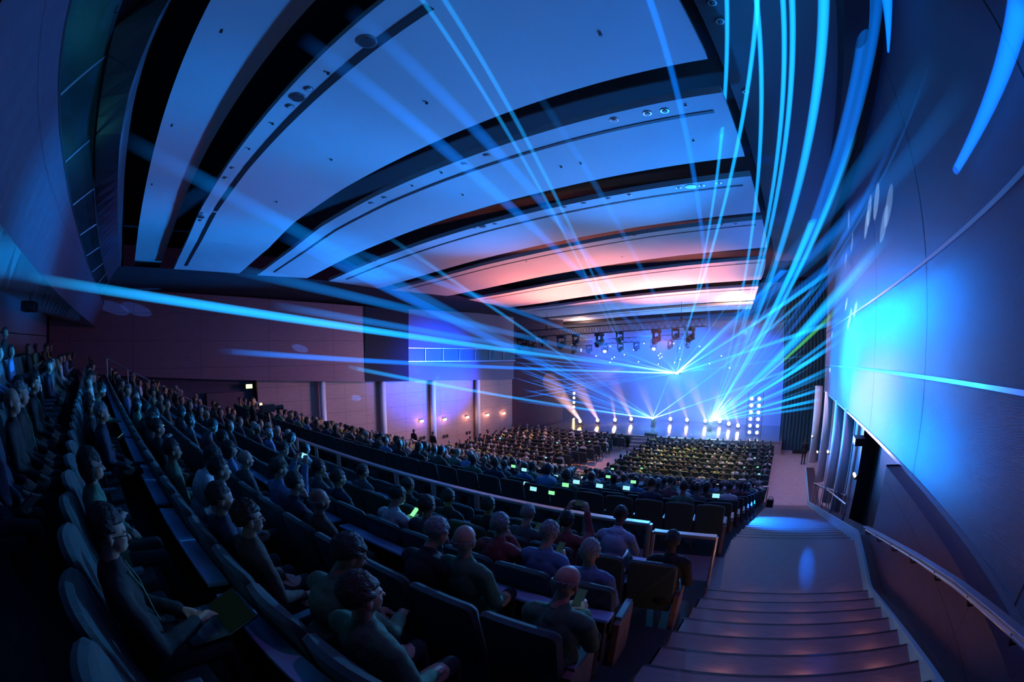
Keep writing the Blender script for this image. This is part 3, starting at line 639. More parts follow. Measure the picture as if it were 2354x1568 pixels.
for j in range(NLO): add_row('L', j, 7.42+1.1*j, G_lo(j), XE(7.42+1.1*j)-.1, -21.4)
for m in range(NFR): add_row('F', m, 22.3+1.02*m, -8.3, -.25, -21.8, gap=(-12.7+.10*m, -10.0))
# ---- who sits where: heads read from the photograph, each dropped on the seat it belongs to
HERO = [  # head px,py, row(or None), pose, head yaw, hair, top, skin, text
 (245, 1215, 5, 'tablet', -4, 'short_black', 'cloth_black', 'skin_light', 'bespectacled man in a dark jacket and patterned shirt using a laptop on his knees'),
 (212, 1062, 5, 'crossed', -2, 'long_black', 'cloth_green', 'skin_light', 'bespectacled woman in a green top with her arms crossed'),
 (572, 1192, 3, 'rest', 5, 'curly_brown', 'cloth_brown', 'skin_light', 'curly-haired person in glasses with a white collar and brown jacket'),
 (503, 1147, 3, 'rest', 8, 'short_brown', 'cloth_navy', 'skin_light', 'short-haired man in profile in a navy jacket'),
 (385, 1055, 3, 'rest', 5, 'short_black', 'cloth_green', 'skin_tan', 'dark-haired man with an open pale collar leaning on the desk'),
 (700, 1300, 3, 'lean', 15, 'short_black', 'cloth_green', 'skin_tan', 'young man with dark hair looking down in a green shirt'),
 (833, 1368, 3, 'rest', 10, 'short_brown', 'cloth_green', 'skin_light', 'large man with receding brown hair and a bright green collar'),
 (922, 1262, 2, 'lean', 12, 'grey_short', 'cloth_black', 'skin_light', 'grey-haired man in a black suit with a white shirt collar, head bowed'),
 (650, 1127, 2, 'chin', 0, 'short_black', 'cloth_navy', 'skin_light', 'dark-haired person resting chin on hand'),
 (715, 1182, 2, 'rest', 6, 'bald', 'cloth_brown', 'skin_tan', 'balding man in dark brown with a shining forehead'),
 (875, 1150, 1, 'phone', 10, 'short_black', 'cloth_white', 'skin_light', 'person bent over a phone whose screen lights the face green'),
 (920, 1122, 1, 'rest', 0, 'short_black', 'cloth_black', 'skin_tan', 'dark-haired person behind the green-lit phone user'),
 (952, 1150, 1, 'rest', -5, 'short_brown', 'cloth_grey', 'skin_light', 'brown-haired man in a grey jacket looking at the stage'),
 (1059, 1222, 1, 'rest', -8, 'bald', 'cloth_green', 'skin_light', 'bald man in a dark green coat'),
 (1157, 1217, 1, 'chin', 0, 'grey_short', 'cloth_red', 'skin_light', 'grey-haired person with a raised hand and blue sleeve'),
 (1250, 1233, 1, 'phone', 4, 'grey_short', 'cloth_blue', 'skin_light', 'fair-haired person in a pale blue shirt tapping a phone'),
 (1198, 1190, 0, 'phone', -4, 'grey_short', 'cloth_grey', 'skin_light', 'silver-haired man lit from the front near a green haze of light'),
 (1304, 1197, 0, 'raise', 0, 'short_black', 'cloth_red', 'skin_light', 'person in red raising both arms to film with a phone'),
 (1424, 1190, 0, 'lean', 0, 'short_black', 'cloth_hoodie', 'skin_dark', 'person in a pale blue hooded sweatshirt leaning forward'),
 (1042, 1147, 0, 'rest', 0, 'short_black', 'cloth_black', 'skin_tan', 'dark-haired person with a wide round hairstyle'),
 (1124, 1162, 0, 'rest', 0, 'short_black', 'cloth_black', 'skin_tan', 'dark-haired person sitting upright against the long rail'),
 (1324, 1297, 2, 'rest', 0, 'grey_short', 'cloth_blue', 'skin_light', 'man with thick grey hair in a pale blue shirt'),
 (1288, 1412, 3, 'phone', 6, 'bald', 'cloth_green', 'skin_light', 'bald man in a green coat looking at something in his hands'),
 (1521, 1278, 1, 'rest', -4, 'short_black', 'cloth_black', 'skin_dark', 'man in black with cropped hair in the end seat behind the short rail'),
 (831, 1085, 0, 'rest', 3, 'short_black', 'cloth_grey', 'skin_light', 'dark-haired person in a grey top beside the long rail'),
 (779, 1100, 1, 'rest', 5, 'short_black', 'cloth_navy', 'skin_light', 'dark-haired person in navy turned to the stage'),
 (725, 1107, 1, 'chin', 5, 'short_black', 'cloth_grey', 'skin_light', 'bespectacled person with a hand at the mouth'),
 (642, 1078, 1, 'raise', 5, 'short_brown', 'cloth_blue', 'skin_light', 'person in a blue shirt holding a glowing phone up'),
 (580, 1100, 2, 'rest', 5, 'bald', 'cloth_grey', 'skin_light', 'bald man in grey with a bright profile'),
 (545, 1075, 2, 'rest', 5, 'short_black', 'cloth_white', 'skin_light', 'dark-haired person in a white shirt'),
 (512, 1070, 2, 'rest', 5, 'long_black', 'cloth_blue', 'skin_light', 'long-haired person in a blue shirt'),
 (40, 960, 6, 'rest', 0, 'bald', 'cloth_black', 'skin_light', 'tall bald man in black in the row behind'),
 (68, 955, 6, 'rest', 0, 'grey_short', 'cloth_black', 'skin_light', 'man with a pale green tie beside the tall bald man'),
 (112, 912, 6, 'rest', 0, 'short_black', 'cloth_black', 'skin_light', 'man in a black suit with a narrow bright tie'),
 (235, 948, 5, 'rest', 0, 'grey_short', 'cloth_navy', 'skin_light', 'grey-haired man in a navy suit holding a tablet'),
 (325, 950, 4, 'phone', 0, 'short_black', 'cloth_black', 'skin_light', 'person in black holding up a green-lit phone'),
]
def seat_head(s): return s['p']+Vector((-.03, .27, 1.24))
EMPTY_PX = [(1040, 1375), (1130, 1300), (1000, 1280), (880, 1320), (1400, 1300), (1455, 1400), (1170, 1260), (900, 1205), (790, 1160), (620, 1290), (740, 1440), (1365, 1235), (1290, 1340), (960, 1400), (745, 1240), (480, 1180), (160, 1250), (170, 1450), (1240, 1480), (1120, 1420), (1440, 1350)]
for s in seats: s['hero'] = None; s['px'] = proj(seat_head(s))
for h in HERO:
    best = None
    for s in seats:
        if s['b'] != 'U' or s['hero'] or s['d'] < 1.0: continue
        e = math.hypot(s['px'][0]-h[0], s['px'][1]-h[1])/ (1/ s['d'])
        if best is None or e < best[0]: best = (e, s)
    s = best[1]; s['hero'] = h; s['occ'] = True
    # shift within the seat so the head sits where it should
    want = atZ(h[0], h[1], s['p'].z+1.24); dx = max(-.16, min(.16, want.x-seat_head(s).x)); dy = max(-.05, min(.2, want.y-seat_head(s).y)); s['sh'] = Vector((dx, dy, 0))
rnd = random.Random(11)
for s in seats:
    if s['hero']: continue
    x, y = s['px']
    if s['b'] == 'U':
        if x > 600 and y > 1040: s['occ'] = False
        elif x > 330 and y > 1000: s['occ'] = rnd.random() < .35
        elif s['r'] >= 5 and y > 1000: s['occ'] = False
        else: s['occ'] = rnd.random() < .6
    elif s['b'] == 'L': s['occ'] = rnd.random() < (.88 if x < 1250 or s['r'] > 1 else .6) and not (s['r'] == 0 and 1380 < x < 1500)
    else: s['occ'] = rnd.random() < .95
vis = sorted([s for s in seats if s['v']], key=lambda s: s['d'])
indS = vis[:296]; farS = [s for s in seats if s not in indS and s['v']]
protoS = {}
UP = ['row above the cross aisle', ORD]; 
def seat_words(s):
    if s['b'] == 'U': return f"{ORD[s['r']]} upper row, {ORD[s['k']]} seat from the steps"
    if s['b'] == 'L': return f"{ORD[s['r']]} row below the cross aisle, {ORD[s['k']]} seat from the steps"
    return f"{ORD[s['r']]} row of the stalls, {ORD[s['k']]} from the right aisle"
def copy_tree(o, parent=None):
    c = o.copy(); C.objects.link(c); c.parent = parent
    for ch in o.children: copy_tree(ch, c)
    return c
for det in (True, False):
    for e in (True, False): protoS[(det, e)] = None
for s in indS:
    key = (s['d'] < 9, s['end'])
    if protoS[key] is None: protoS[key] = o = make_seat(*key)
    else: o = copy_tree(protoS[key])
    o.location = s['p']; o.rotation_euler = (0, 0, ROT)
    tag(o, f"dark teal {'end ' if s['end'] else ''}seat, {seat_words(s)}", 'seat', 'auditorium seats in rows')
# far seats: one mesh
def merge(name, items, slots):
    import numpy as np
    V, Fc, MI = [], [], []; base = 0
    cache = {}
    for me, mw, remap in items:
        if me.name not in cache:
            co = np.empty(len(me.vertices)*3, 'f'); me.vertices.foreach_get('co', co)
            cache[me.name] = (co.reshape(-1, 3), [tuple(p.vertices) for p in me.polygons], [p.material_index for p in me.polygons])
        co, fs, mi = cache[me.name]
        m4 = np.array(mw); w = co @ m4[:3, :3].T + m4[:3, 3]; V.append(w)
        Fc.extend([tuple(i+base for i in f) for f in fs]); MI.extend([remap[i] for i in mi]); base += len(co)
    V = np.concatenate(V); me = bpy.data.meshes.new(name); me.from_pydata(V.tolist(), [], Fc)
    for x in slots: me.materials.append(M[x])
    me.polygons.foreach_set('material_index', MI); me.update()
    o = bpy.data.objects.new(name, me); C.objects.link(o); return o
RZ = Matrix.Rotation(ROT, 4, 'Z')
items = []
b, c, a, s_, r_ = SM[False]
for s in farS:
    mw = Matrix.Translation(s['p']) @ RZ
    items += [(b, mw, [0]), (c, mw, [1]), (a, mw @ Matrix.Translation((-.30, 0, 0)), [2])]
tag(merge('distant_seats', items, ['seat_fabric', 'seat_pad', 'arm_wood']), 'rows of dark teal seats filling the far seating blocks down to the stage', 'seats', kind='stuff')
# writing desks behind every other row of the upper block (three seats to a segment)
dk = None
def make_desk(L):
    t = bpy.data.objects.new('writing_desk', None); C.objects.link(t)
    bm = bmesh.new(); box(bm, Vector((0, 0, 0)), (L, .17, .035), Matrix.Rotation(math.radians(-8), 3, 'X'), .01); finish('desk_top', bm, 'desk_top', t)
    bm = bmesh.new(); box(bm, Vector((0, .04, -.12)), (L, .03, .18), None, .008); finish('modesty_panel', bm, 'blackbox', t)
    for x in (-L/2+.06, L/2-.06): bm = bmesh.new(); box(bm, Vector((x, .03, -.41)), (.05, .12, .78)); finish('leg', bm, 'seat_metal', t)
    return t
nd = 0
for i in (0, 2, 4):
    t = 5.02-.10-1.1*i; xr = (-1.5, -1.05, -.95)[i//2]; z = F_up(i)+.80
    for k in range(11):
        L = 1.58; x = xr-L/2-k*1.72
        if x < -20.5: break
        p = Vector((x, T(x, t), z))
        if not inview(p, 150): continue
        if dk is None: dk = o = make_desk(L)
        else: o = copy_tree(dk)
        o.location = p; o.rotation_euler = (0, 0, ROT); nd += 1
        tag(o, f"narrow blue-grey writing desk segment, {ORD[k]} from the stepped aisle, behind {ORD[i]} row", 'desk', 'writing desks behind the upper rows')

# ================================================================ PEOPLE
def hand_prims(w, e, side, curl=.5, size=1.0):
    """palm, four unequal curled fingers and a thumb leaving the side of the palm; w wrist, e elbow"""
    d = (w-e).normalized(); up = Vector((0, 0, 1)); sd = d.cross(up)
    if sd.length < .2: sd = Vector((1, 0, 0))
    sd.normalize(); nrm = sd.cross(d).normalized(); pr = []
    pc = w+d*.045*size; pr.append(('cap', w, w+d*.075*size, .026*size, .030*size)); pr.append(('ell', w+d*.05*size, (.040*size, .045*size, .017*size), Matrix((sd, d, nrm)).transposed()))
    for k, (off, L) in enumerate(((-.030, .068), (-.010, .078), (.010, .072), (.029, .056))):
        b = w+d*.088*size+sd*off*size; k1 = b+(d*math.cos(curl*.5)-nrm*math.sin(curl*.5))*L*.5*size; k2 = k1+(d*math.cos(curl*1.3)-nrm*math.sin(curl*1.3))*L*.5*size
        pr.append(('cap', b, k1, .0095*size, .009*size)); pr.append(('cap', k1, k2, .009*size, .0075*size))
    b = w+d*.03*size-sd*.03*size*side; k1 = b-sd*.03*side*size+d*.025*size-nrm*.012; k2 = k1+d*.03*size-sd*.006*side*size-nrm*.008
    pr += [('cap', b, k1, .012*size, .011*size), ('cap', k1, k2, .011*size, .009*size)]
    return pr
ARMS = {  # (elbow, wrist) right side; left mirrored unless given
 'rest': [((.25, .27, .73), (.17, .50, .62)), ((.25, .27, .73), (.16, .52, .62))],
 'crossed': [((.24, .30, .76), (-.06, .43, .80)), ((.24, .30, .76), (-.05, .46, .76))],
 'phone': [((.22, .34, .74), (.07, .56, .86)), ((.22, .34, .74), (.09, .54, .84))],
 'raise': [((.24, .46, .98), (.13, .58, 1.26)), ((.24, .46, .98), (.13, .58, 1.26))],
 'chin': [((.20, .46, .76), (.05, .42, 1.06)), ((.24, .36, .70), (.08, .52, .66))],
 'lean': [((.22, .52, .70), (.10, .72, .66)), ((.22, .52, .70), (.12, .70, .62))],
 'tablet': [((.25, .32, .72), (.08, .62, .70)), ((.26, .30, .72), (.12, .56, .66))],
 'stand': [((.25, .02, 1.12), (.24, .12, .88)), ((.25, .02, 1.12), (.20, .20, 1.02))],
}
def prims(pose, lowhands=False):
    P, J, HD = [], [], []
    stand = pose == 'stand'; lean = .20 if pose == 'lean' else (.06 if pose in ('phone', 'chin') else 0)
    hip = Vector((0, .0, .95)) if stand else Vector((0, .26, .50))
    def up(v, f=1.0):     # torso lean
        v = Vector(v); return v+Vector((0, lean*(max(0, v.z-.5)/.5)**1.1*f, -.10*lean*max(0, v.z-.5)))
    def tz(z): return z+.46 if stand else z
    y0 = -.24 if stand else 0
    def B(x, y, z): return up((x, y+y0, z)) if not stand else Vector((x, y+y0, z+.46))
    torso = [('ell', B(0, .235, .88), (.165, .108, .17), None), ('ell', B(0, .26, .66), (.155, .125, .16), None), ('ell', B(0, .27, .52), (.175, .15, .11), None),
             ('cap', B(-.145, .235, 1.0), B(.145, .235, 1.0), .066, .066), ('cap', B(0, .235, 1.0), B(0, .245, 1.07), .10, .062)]
    arms = []
    for s, k in ((1, 0), (-1, 1)):
        e, w = ARMS[pose][k]; e = Vector((e[0]*s, e[1], e[2])); w = Vector((w[0]*s, w[1], w[2]))
        sh = B(.185*s, .235, .985)
        if pose in ('lean', 'phone', 'chin'): e = e+Vector((0, lean*.5, 0)); w = w+Vector((0, lean*.5, 0))
        arms += [('cap', sh, e, .058, .046), ('cap', e, w, .044, .030)]
        HD += hand_prims(w, e, s, .9 if pose in ('phone', 'raise', 'chin') else .5)
    legs = []
    for s in (1, -1):
        if stand: legs += [('cap', (.09*s, .0, .95), (.10*s, .02, .52), .088, .062), ('cap', (.10*s, .02, .52), (.10*s, -.01, .10), .060, .042), ('ell', (.10*s, .06, .045), (.05, .13, .045), None)]
        else: legs += [('cap', (.10*s, .28, .52), (.13*s, .70, .53), .088, .064), ('cap', (.13*s, .70, .53), (.12*s, .73, .10), .060, .042), ('ell', (.12*s, .80, .05), (.05, .13, .05), None)]
    neck0 = B(0, .245, 1.03); piv = B(0, .255, 1.12)
    return torso, arms, legs, HD, neck0, piv
def build_prims(bm, items, infl=0):
    for it in items:
        if it[0] == 'cap':
            a, b = Vector(it[1]), Vector(it[2]); tube(bm, a, b, it[3]+infl, it[4]+infl, 12); ell(bm, a, ((it[3]+infl)*.995,)*3, u=12, v=8); ell(bm, b, ((it[4]+infl)*.995,)*3, u=12, v=8)
        else: ell(bm, Vector(it[1]), tuple(r+infl for r in it[2]), it[3], 20, 12)
TS = bpy.data.scenes.new('workbench')      # empty side scene: the voxel remesh is evaluated there, away from the hall
def remesh(bm, vox, smooth=2):
    me = bpy.data.meshes.new('tmp'); bm.to_mesh(me); bm.free(); o = bpy.data.objects.new('tmp', me); TS.collection.objects.link(o)
    m = o.modifiers.new('r', 'REMESH'); m.mode = 'VOXEL'; m.voxel_size = vox; m.use_smooth_shade = True
    s = o.modifiers.new('s', 'SMOOTH'); s.factor = .5; s.iterations = smooth
    with bpy.context.temp_override(scene=TS, view_layer=TS.view_layers[0]):
        dg = bpy.context.evaluated_depsgraph_get(); out = bpy.data.meshes.new_from_object(o.evaluated_get(dg))
    bpy.data.objects.remove(o); bpy.data.meshes.remove(me); return out
def head_matrix(piv, yaw, pitch): return Matrix.Translation(piv) @ Matrix.Rotation(math.radians(-yaw), 4, 'Z') @ Matrix.Rotation(math.radians(-pitch), 4, 'X')
def head_prims(Hm, detail):
    # head-local: neck pivot at origin, face towards +Y
    L = [('cap', (0, -.02, -.06), (0, .005, .05), .056, .052), ('ell', (0, .005, .150), (.079, .100, .092), None), ('ell', (0, .045, .100), (.064, .066, .086), None), ('ell', (0, .068, .045), (.038, .036, .028), None)]
    if detail:
        L += [('cap', (0, .098, .125), (0, .128, .085), .009, .014), ('ell', (0, .100, .138), (.052, .014, .011), None), ('ell', (.079, .0, .105), (.011, .020, .031), None), ('ell', (-.079, .0, .105), (.011, .020, .031), None), ('ell', (0, .104, .052), (.024, .010, .010), None), ('ell', (.037, .078, .092), (.022, .022, .02), None), ('ell', (-.037, .078, .092), (.022, .022, .02), None)]
    R = Hm.to_3x3(); out = []
    for it in L:
        if it[0] == 'cap': out.append(('cap', Hm @ Vector(it[1]), Hm @ Vector(it[2]), it[3], it[4]))
        else: out.append(('ell', Hm @ Vector(it[1]), it[2], R))
    return out
def hair_mesh(kind, detail=True):
    bm = bmesh.new(); u, v = (40, 26) if detail else (10, 6)
    ell(bm, Vector((0, -.004, .155)), (.088, .110, .100), None, u, v)
    if kind == 'bald':      # a low fringe round the back and sides
        keep = lambda c: c.z < .155 and c.z > .085 and c.y < .02
        for q in bm.verts: q.co = Vector((q.co.x*.955, q.co.y*.955, q.co.z))
    elif kind.startswith('long'): keep = lambda c: c.z > .175-.9*max(-.02, c.y-.045) if c.y > .045 else c.z > .02 or c.y < .01
    else: keep = lambda c: (c.z > .178 if c.y > .05 else c.z > .135-1.0*max(0, -c.y)*.9)
    bmesh.ops.delete(bm, geom=[q for q in bm.verts if not keep(q.co)], context='VERTS')
    if kind.startswith('long'):
        for q in bm.verts:
            if q.co.z < .12: q.co.z -= (.12-q.co.z)*1.3; q.co.x *= 1.10; q.co.y = q.co.y*1.0-.01
    rr = random.Random(3); amp = .010 if kind.startswith('curly') else .0035
    for q in bm.verts:
        d0 = (q.co-Vector((0, 0, .14))).normalized(); q.co += d0*(rr.uniform(-amp, amp*1.2)+.007*noise.noise(q.co*24)+.012*max(0, noise.noise(q.co*11+Vector((3, 1, 5)))))
    r = bmesh.ops.solidify(bm, geom=bm.faces[:], thickness=.008)
    me = bpy.data.meshes.new('hair'); bm.to_mesh(me); bm.free(); me.shade_smooth(); me.materials.append(M['hair_black']); return me
def wrinkle(me, amp, f1, f2):
    n = len(me.vertices); co = [0.0]*(3*n); no = [0.0]*(3*n); me.vertices.foreach_get('co', co); me.vertex_normals.foreach_get('vector', no)
    for i in range(0, 3*n, 3):
        x, y, z = co[i:i+3]; d = (noise.noise(Vector((x*f1, y*f1, z*f2)))+.5*noise.noise(Vector((x*f1*2.3, y*f1*2.3, z*f2*3+7))))*amp+amp*.15
        co[i] += no[i]*d; co[i+1] += no[i+1]*d; co[i+2] += no[i+2]*d
    me.vertices.foreach_set('co', co); me.update()
HAIR = {}
def get_hair(kind, det):
    k = (kind.split('_')[0] if not kind.startswith('grey') else 'short', det)
    if k not in HAIR: HAIR[k] = hair_mesh(k[0], det)
    return HAIR[k]
BODY = {}
HPITCH = {'lean': 26, 'phone': 22, 'tablet': 8, 'chin': 4}
def get_body(pose, yaw, vox):
    key = (pose, yaw, vox)
    if key in BODY: return BODY[key]
    torso, arms, legs, hands, neck0, piv = prims(pose); Hm = head_matrix(piv, yaw, HPITCH.get(pose, 0))
    bm = bmesh.new(); build_prims(bm, torso+arms+legs, -.004); hp = head_prims(Hm, vox < .025); build_prims(bm, hp)
    if vox < .025: build_prims(bm, hands)
    else: build_prims(bm, [h for h in hands if h[0] == 'ell'], .012)
    me = remesh(bm, vox, 2 if vox < .012 else 1)
    for x in ('skin_light', 'trousers', 'cloth_black'): me.materials.append(M[x])
    wr_ = [h[1] for h in hands if h[0] == 'ell']
    for p in me.polygons:
        c = p.center
        if (c-piv).length < .33 and (Hm.inverted() @ c).z > -.045 or any((c-w).length < .095 for w in wr_): p.material_index = 0
        elif (pose != 'stand' and (c.z < .45 or (c.y > .40 and c.z < .62))) or (pose == 'stand' and c.z < .98): p.material_index = 1
        else: p.material_index = 2
    # jacket: a slightly larger shell over torso and sleeves
    bm = bmesh.new(); col = [('cap', neck0+Vector((0, 0, -.04)), neck0+Vector((0, 0, .01)), .078, .066)]
    sl = [(a[0], a[1], Vector(a[1]).lerp(Vector(a[2]), .93) if k % 2 else a[2], a[3], a[4]) for k, a in enumerate(arms)]
    build_prims(bm, torso+sl+col, .012); jm = remesh(bm, max(vox, .012), 2); wrinkle(jm, .010, 9, 5) if vox < .025 else None; jm.materials.append(M['cloth_black'])
    BODY[key] = (me, jm, Hm, piv); return BODY[key]
HAIRCOL = {'black': 'hair_black', 'brown': 'hair_brown', 'grey': 'hair_grey', 'blond': 'hair_blond'}
def haircol(kind): return 'hair_grey' if kind.startswith('grey') or kind == 'bald' else HAIRCOL.get(kind.split('_')[-1], 'hair_black')
def make_person(loc, rz, pose, yaw, hair, top, skin, label, group, vox, glasses=False):
    me, jm, Hm, piv = get_body(pose, yaw, vox)
    t = bpy.data.objects.new('person', me); C.objects.link(t); t.location = loc; t.rotation_euler = (0, 0, rz)
    for sl, mn in zip(t.material_slots, (skin, 'trousers', top)): sl.link = 'OBJECT'; sl.material = M[mn]
    j = bpy.data.objects.new('jacket', jm); C.objects.link(j); j.parent = t; j.material_slots[0].link = 'OBJECT'; j.material_slots[0].material = M[top]
    hm = get_hair(hair, vox < .02); h = bpy.data.objects.new('hair', hm); C.objects.link(h); h.parent = t; h.matrix_local = Hm; h.material_slots[0].link = 'OBJECT'; h.material_slots[0].material = M[haircol(hair)]
    if glasses:
        bm = bmesh.new()
        for s in (-1, 1):
            for k in range(12):
                a, b = 2*math.pi*k/12, 2*math.pi*(k+1)/12; tube(bm, (s*.034+.024*math.cos(a), .112, .118+.018*math.sin(a)), (s*.034+.024*math.cos(b), .112, .118+.018*math.sin(b)), .0028, .0028, 5)
            tube(bm, (s*.058, .11, .122), (s*.084, .0, .118), .0028, .0028, 5)
        tube(bm, (-.01, .116, .12), (.01, .116, .12), .0028, .0028, 5); g = finish('glasses', bm, 'spectacles', t); g.matrix_local = Hm
    if 'hooded' in label:
        bm = bmesh.new(); ell(bm, piv+Vector((0, -.085, -.06)), (.125, .07, .06), None, 20, 12); ell(bm, piv+Vector((0, -.02, -.085)), (.12, .10, .04), None, 20, 12); finish('hood', bm, top, t, True)
    if 'patterned' in label or 'tie' in label:
        bm = bmesh.new()
        for s in (-1, 1): poly(bm, [piv+Vector((s*.062, .065, -.07)), piv+Vector((s*.05, .112, -.17)), piv+Vector((s*.02, .125, -.30)), piv+Vector((0, .135, -.40))], .007, 6)
        box(bm, piv+Vector((0, .142, -.44)), (.06, .008, .09)); finish('lanyard', bm, 'cloth_green', t)
    if 'collar' in label:
        bm = bmesh.new(); c0 = piv+Vector((0, -.005, -.045)); n = 18; R0 = [bm.verts.new(c0+Vector((.068*math.cos(2*math.pi*k/n), .062*math.sin(2*math.pi*k/n), -.012+.012*math.cos(2*math.pi*k/n*2)))) for k in range(n)]
        R1 = [bm.verts.new(c0+Vector((.088*math.cos(2*math.pi*k/n), .084*math.sin(2*math.pi*k/n), -.038-(.02 if k in (4, 5) else 0)))) for k in range(n)]
        for k in range(n): bm.faces.new([R0[k], R0[(k+1) % n], R1[(k+1) % n], R1[k]])
        bmesh.ops.solidify(bm, geom=bm.faces[:], thickness=.005); cl = finish('collar', bm, 'cloth_white' if 'white' in label or 'pale' in label else top, t, True)
    tag(t, label, 'person', group); return t
def device(name, loc, size, rot, m, label, cat, w=0, col=(.4, 1, .8)):
    t = thing(name, label, cat, loc); t.rotation_euler = rot
    finish('case', boxb((0, 0, -.004), (size[0], size[1], .008), bev=.002), 'blackbox', t)
    finish('screen', boxb((0, 0, .0015), (size[0]*.9, size[1]*.9, .004)), m, t)
    return t
heads = sorted([s for s in vis if s['occ'] and not s['hero']], key=lambda s: s['d'])
nhero = sum(1 for s in seats if s['hero'])
ind = heads[:262-0]; farP = heads[262:]
TOPS = ['cloth_black', 'cloth_navy', 'cloth_grey', 'cloth_white', 'cloth_blue', 'cloth_green', 'cloth_brown', 'cloth_wine', 'cloth_black', 'cloth_navy']
TW = dict(cloth_black='black', cloth_navy='navy', cloth_grey='grey', cloth_white='white', cloth_blue='blue', cloth_green='dark green', cloth_brown='brown', cloth_wine='wine-red', cloth_hoodie='pale blue', cloth_red='red', cloth_yellow='yellow')
HK = ['short_black', 'short_black', 'short_brown', 'long_black', 'long_brown', 'grey_short', 'bald', 'curly_brown']
HW = dict(short_black='short black-haired', short_brown='short brown-haired', long_black='long black-haired', long_brown='long brown-haired', grey_short='grey-haired', bald='bald', curly_brown='curly-haired')
PHONES = 0
for s in seats:
    h = s['hero']
    if not h: continue
    loc = s['p']+s['sh']; vox = .0085 if s['d'] < 3.4 else .013
    t = make_person(loc, ROT, h[3], h[4], h[5], h[6], h[7], h[8], 'audience in the upper seats', vox, 'glasses' in h[8] or 'bespectacled' in h[8])
    RT = Matrix.Rotation(ROT, 3, 'Z')
    if h[3] in ('phone', 'raise'):
        q = {'phone': (0, .66, .93), 'raise': (0, .66, 1.33)}[h[3]]; p = loc+RT @ Vector(q)
        device('smartphone', p, (.15, .075) if h[3] == 'raise' else (.075, .15), (math.radians(75 if h[3] == 'raise' else 35), 0, ROT), 'phone_green' if h[0] == 875 or h[0] == 325 else 'phone_screen' if h[0] == 642 else 'phone_dim', "lit smartphone held by the "+" ".join(h[8].split()[:10]), 'phone')
        if h[0] == 875: point(p+Vector((0, -.1, .12)), (.1, 1, .45), .9, .05)
        if h[0] == 1198: point(p+Vector((0, -.05, .1)), (.1, .9, .6), .5, .05)
        if h[0] == 1288: point(p+Vector((0, -.08, .1)), (.2, .7, 1), .25, .05)
    if h[3] == 'tablet':
        L = thing('laptop', 'dark open laptop on the knees of the bespectacled man at lower left', 'laptop', loc+RT @ Vector((0, .62, .615)), ROT)
        finish('base', boxb((0, 0, 0), (.34, .24, .016), bev=.004), 'blackbox', L); bm = bmesh.new(); box(bm, Vector((0, .225, .03)), (.34, .012, .22), Matrix.Rotation(math.radians(-72), 3, 'X'), .003); finish('lid', bm, 'blackbox', L)
        finish('keyboard', boxb((0, .01, .009), (.30, .12, .002)), 'seat_metal', L)
        bm = bmesh.new(); box(bm, Vector((0, .222, .038)), (.31, .004, .19), Matrix.Rotation(math.radians(-72), 3, 'X')); finish('screen', bm, 'tablet_glow', L)
        point(loc+RT @ Vector((-.05, .70, .95)), (.25, .8, 1), .35, .08)
POSES = ['rest', 'rest', 'rest', 'phone', 'chin', 'crossed', 'lean']
for n_, s in enumerate(ind):
    pose = rnd.choice(POSES); yaw = rnd.choice([0, 12]) ; hair = rnd.choice(HK); top = rnd.choice(TOPS); skin = rnd.choice(['skin_light', 'skin_light', 'skin_tan', 'skin_dark'])
    vox = .016 if s['d'] < 9 else .028
    make_person(s['p']+Vector((rnd.uniform(-.04, .04), rnd.uniform(-.01, .04), 0)), ROT+rnd.uniform(-.1, .1), pose, yaw, hair, top, skin,
                f"{HW[hair]} person in {TW[top]}, {seat_words(s)}".replace("seat from the steps", "from the steps"), 'audience in rows', vox)
# everyone farther away is one crowd
items = []; CS_ = ['skin_light', 'skin_tan', 'trousers', 'cloth_black', 'cloth_navy', 'cloth_grey', 'cloth_white', 'cloth_green', 'hair_black', 'hair_grey', 'cloth_yellow']
far_bodies = [get_body(p, y, .045) for p, y in (('rest', 0), ('phone', 12), ('crossed', 0), ('chin', 12))]
for s in farP:
    me, jm, Hm, piv = rnd.choice(far_bodies); mw = Matrix.Translation(s['p']+Vector((rnd.uniform(-.06, .06), rnd.uniform(0, .05), rnd.uniform(-.05, .05)))) @ Matrix.Rotation(ROT+rnd.uniform(-.2, .2), 4, 'Z')
    items.append((me, mw, [rnd.choice([0, 1]), 2, rnd.choice([3, 3, 4, 4, 5, 5, 6, 7, 10])])); items.append((get_hair(rnd.choice(['short', 'short', 'long']), False), mw @ Hm, [rnd.choice([8, 8, 9])]))
if items: tag(merge('distant_audience', items, CS_), 'dense crowd of seated people filling the far seating blocks down to the stage', 'crowd', kind='stuff')
# standing people
for px, py, X, zf, label, top in ((951, 992, None, -8.0, 'standing person in a dark coat with folded arms against the left wall', 'cloth_black'), (995, 998, None, -8.1, 'standing person in black beside the left wall column, badge on chest', 'cloth_black'),
                        (1852, 1014, 2.0, -8.3, 'person in black standing by the drape at the end of the right aisle', 'cloth_black'), (10, 770, None, -1.6, 'person standing on the rear walkway at the left edge', 'cloth_black')):
    d = ray(px, py); zt = zf+1.66
    p = d*(zt/d.z) if zt < -1 else d*(-11/d.x)
    if X: p = atX(px, py, X)
    make_person((p.x, p.y, zf if zt < -1 else p.z-1.66), ROT, 'stand', 0, 'long_black' if px == 951 else 'short_black', top, 'skin_tan', label, None, .02)
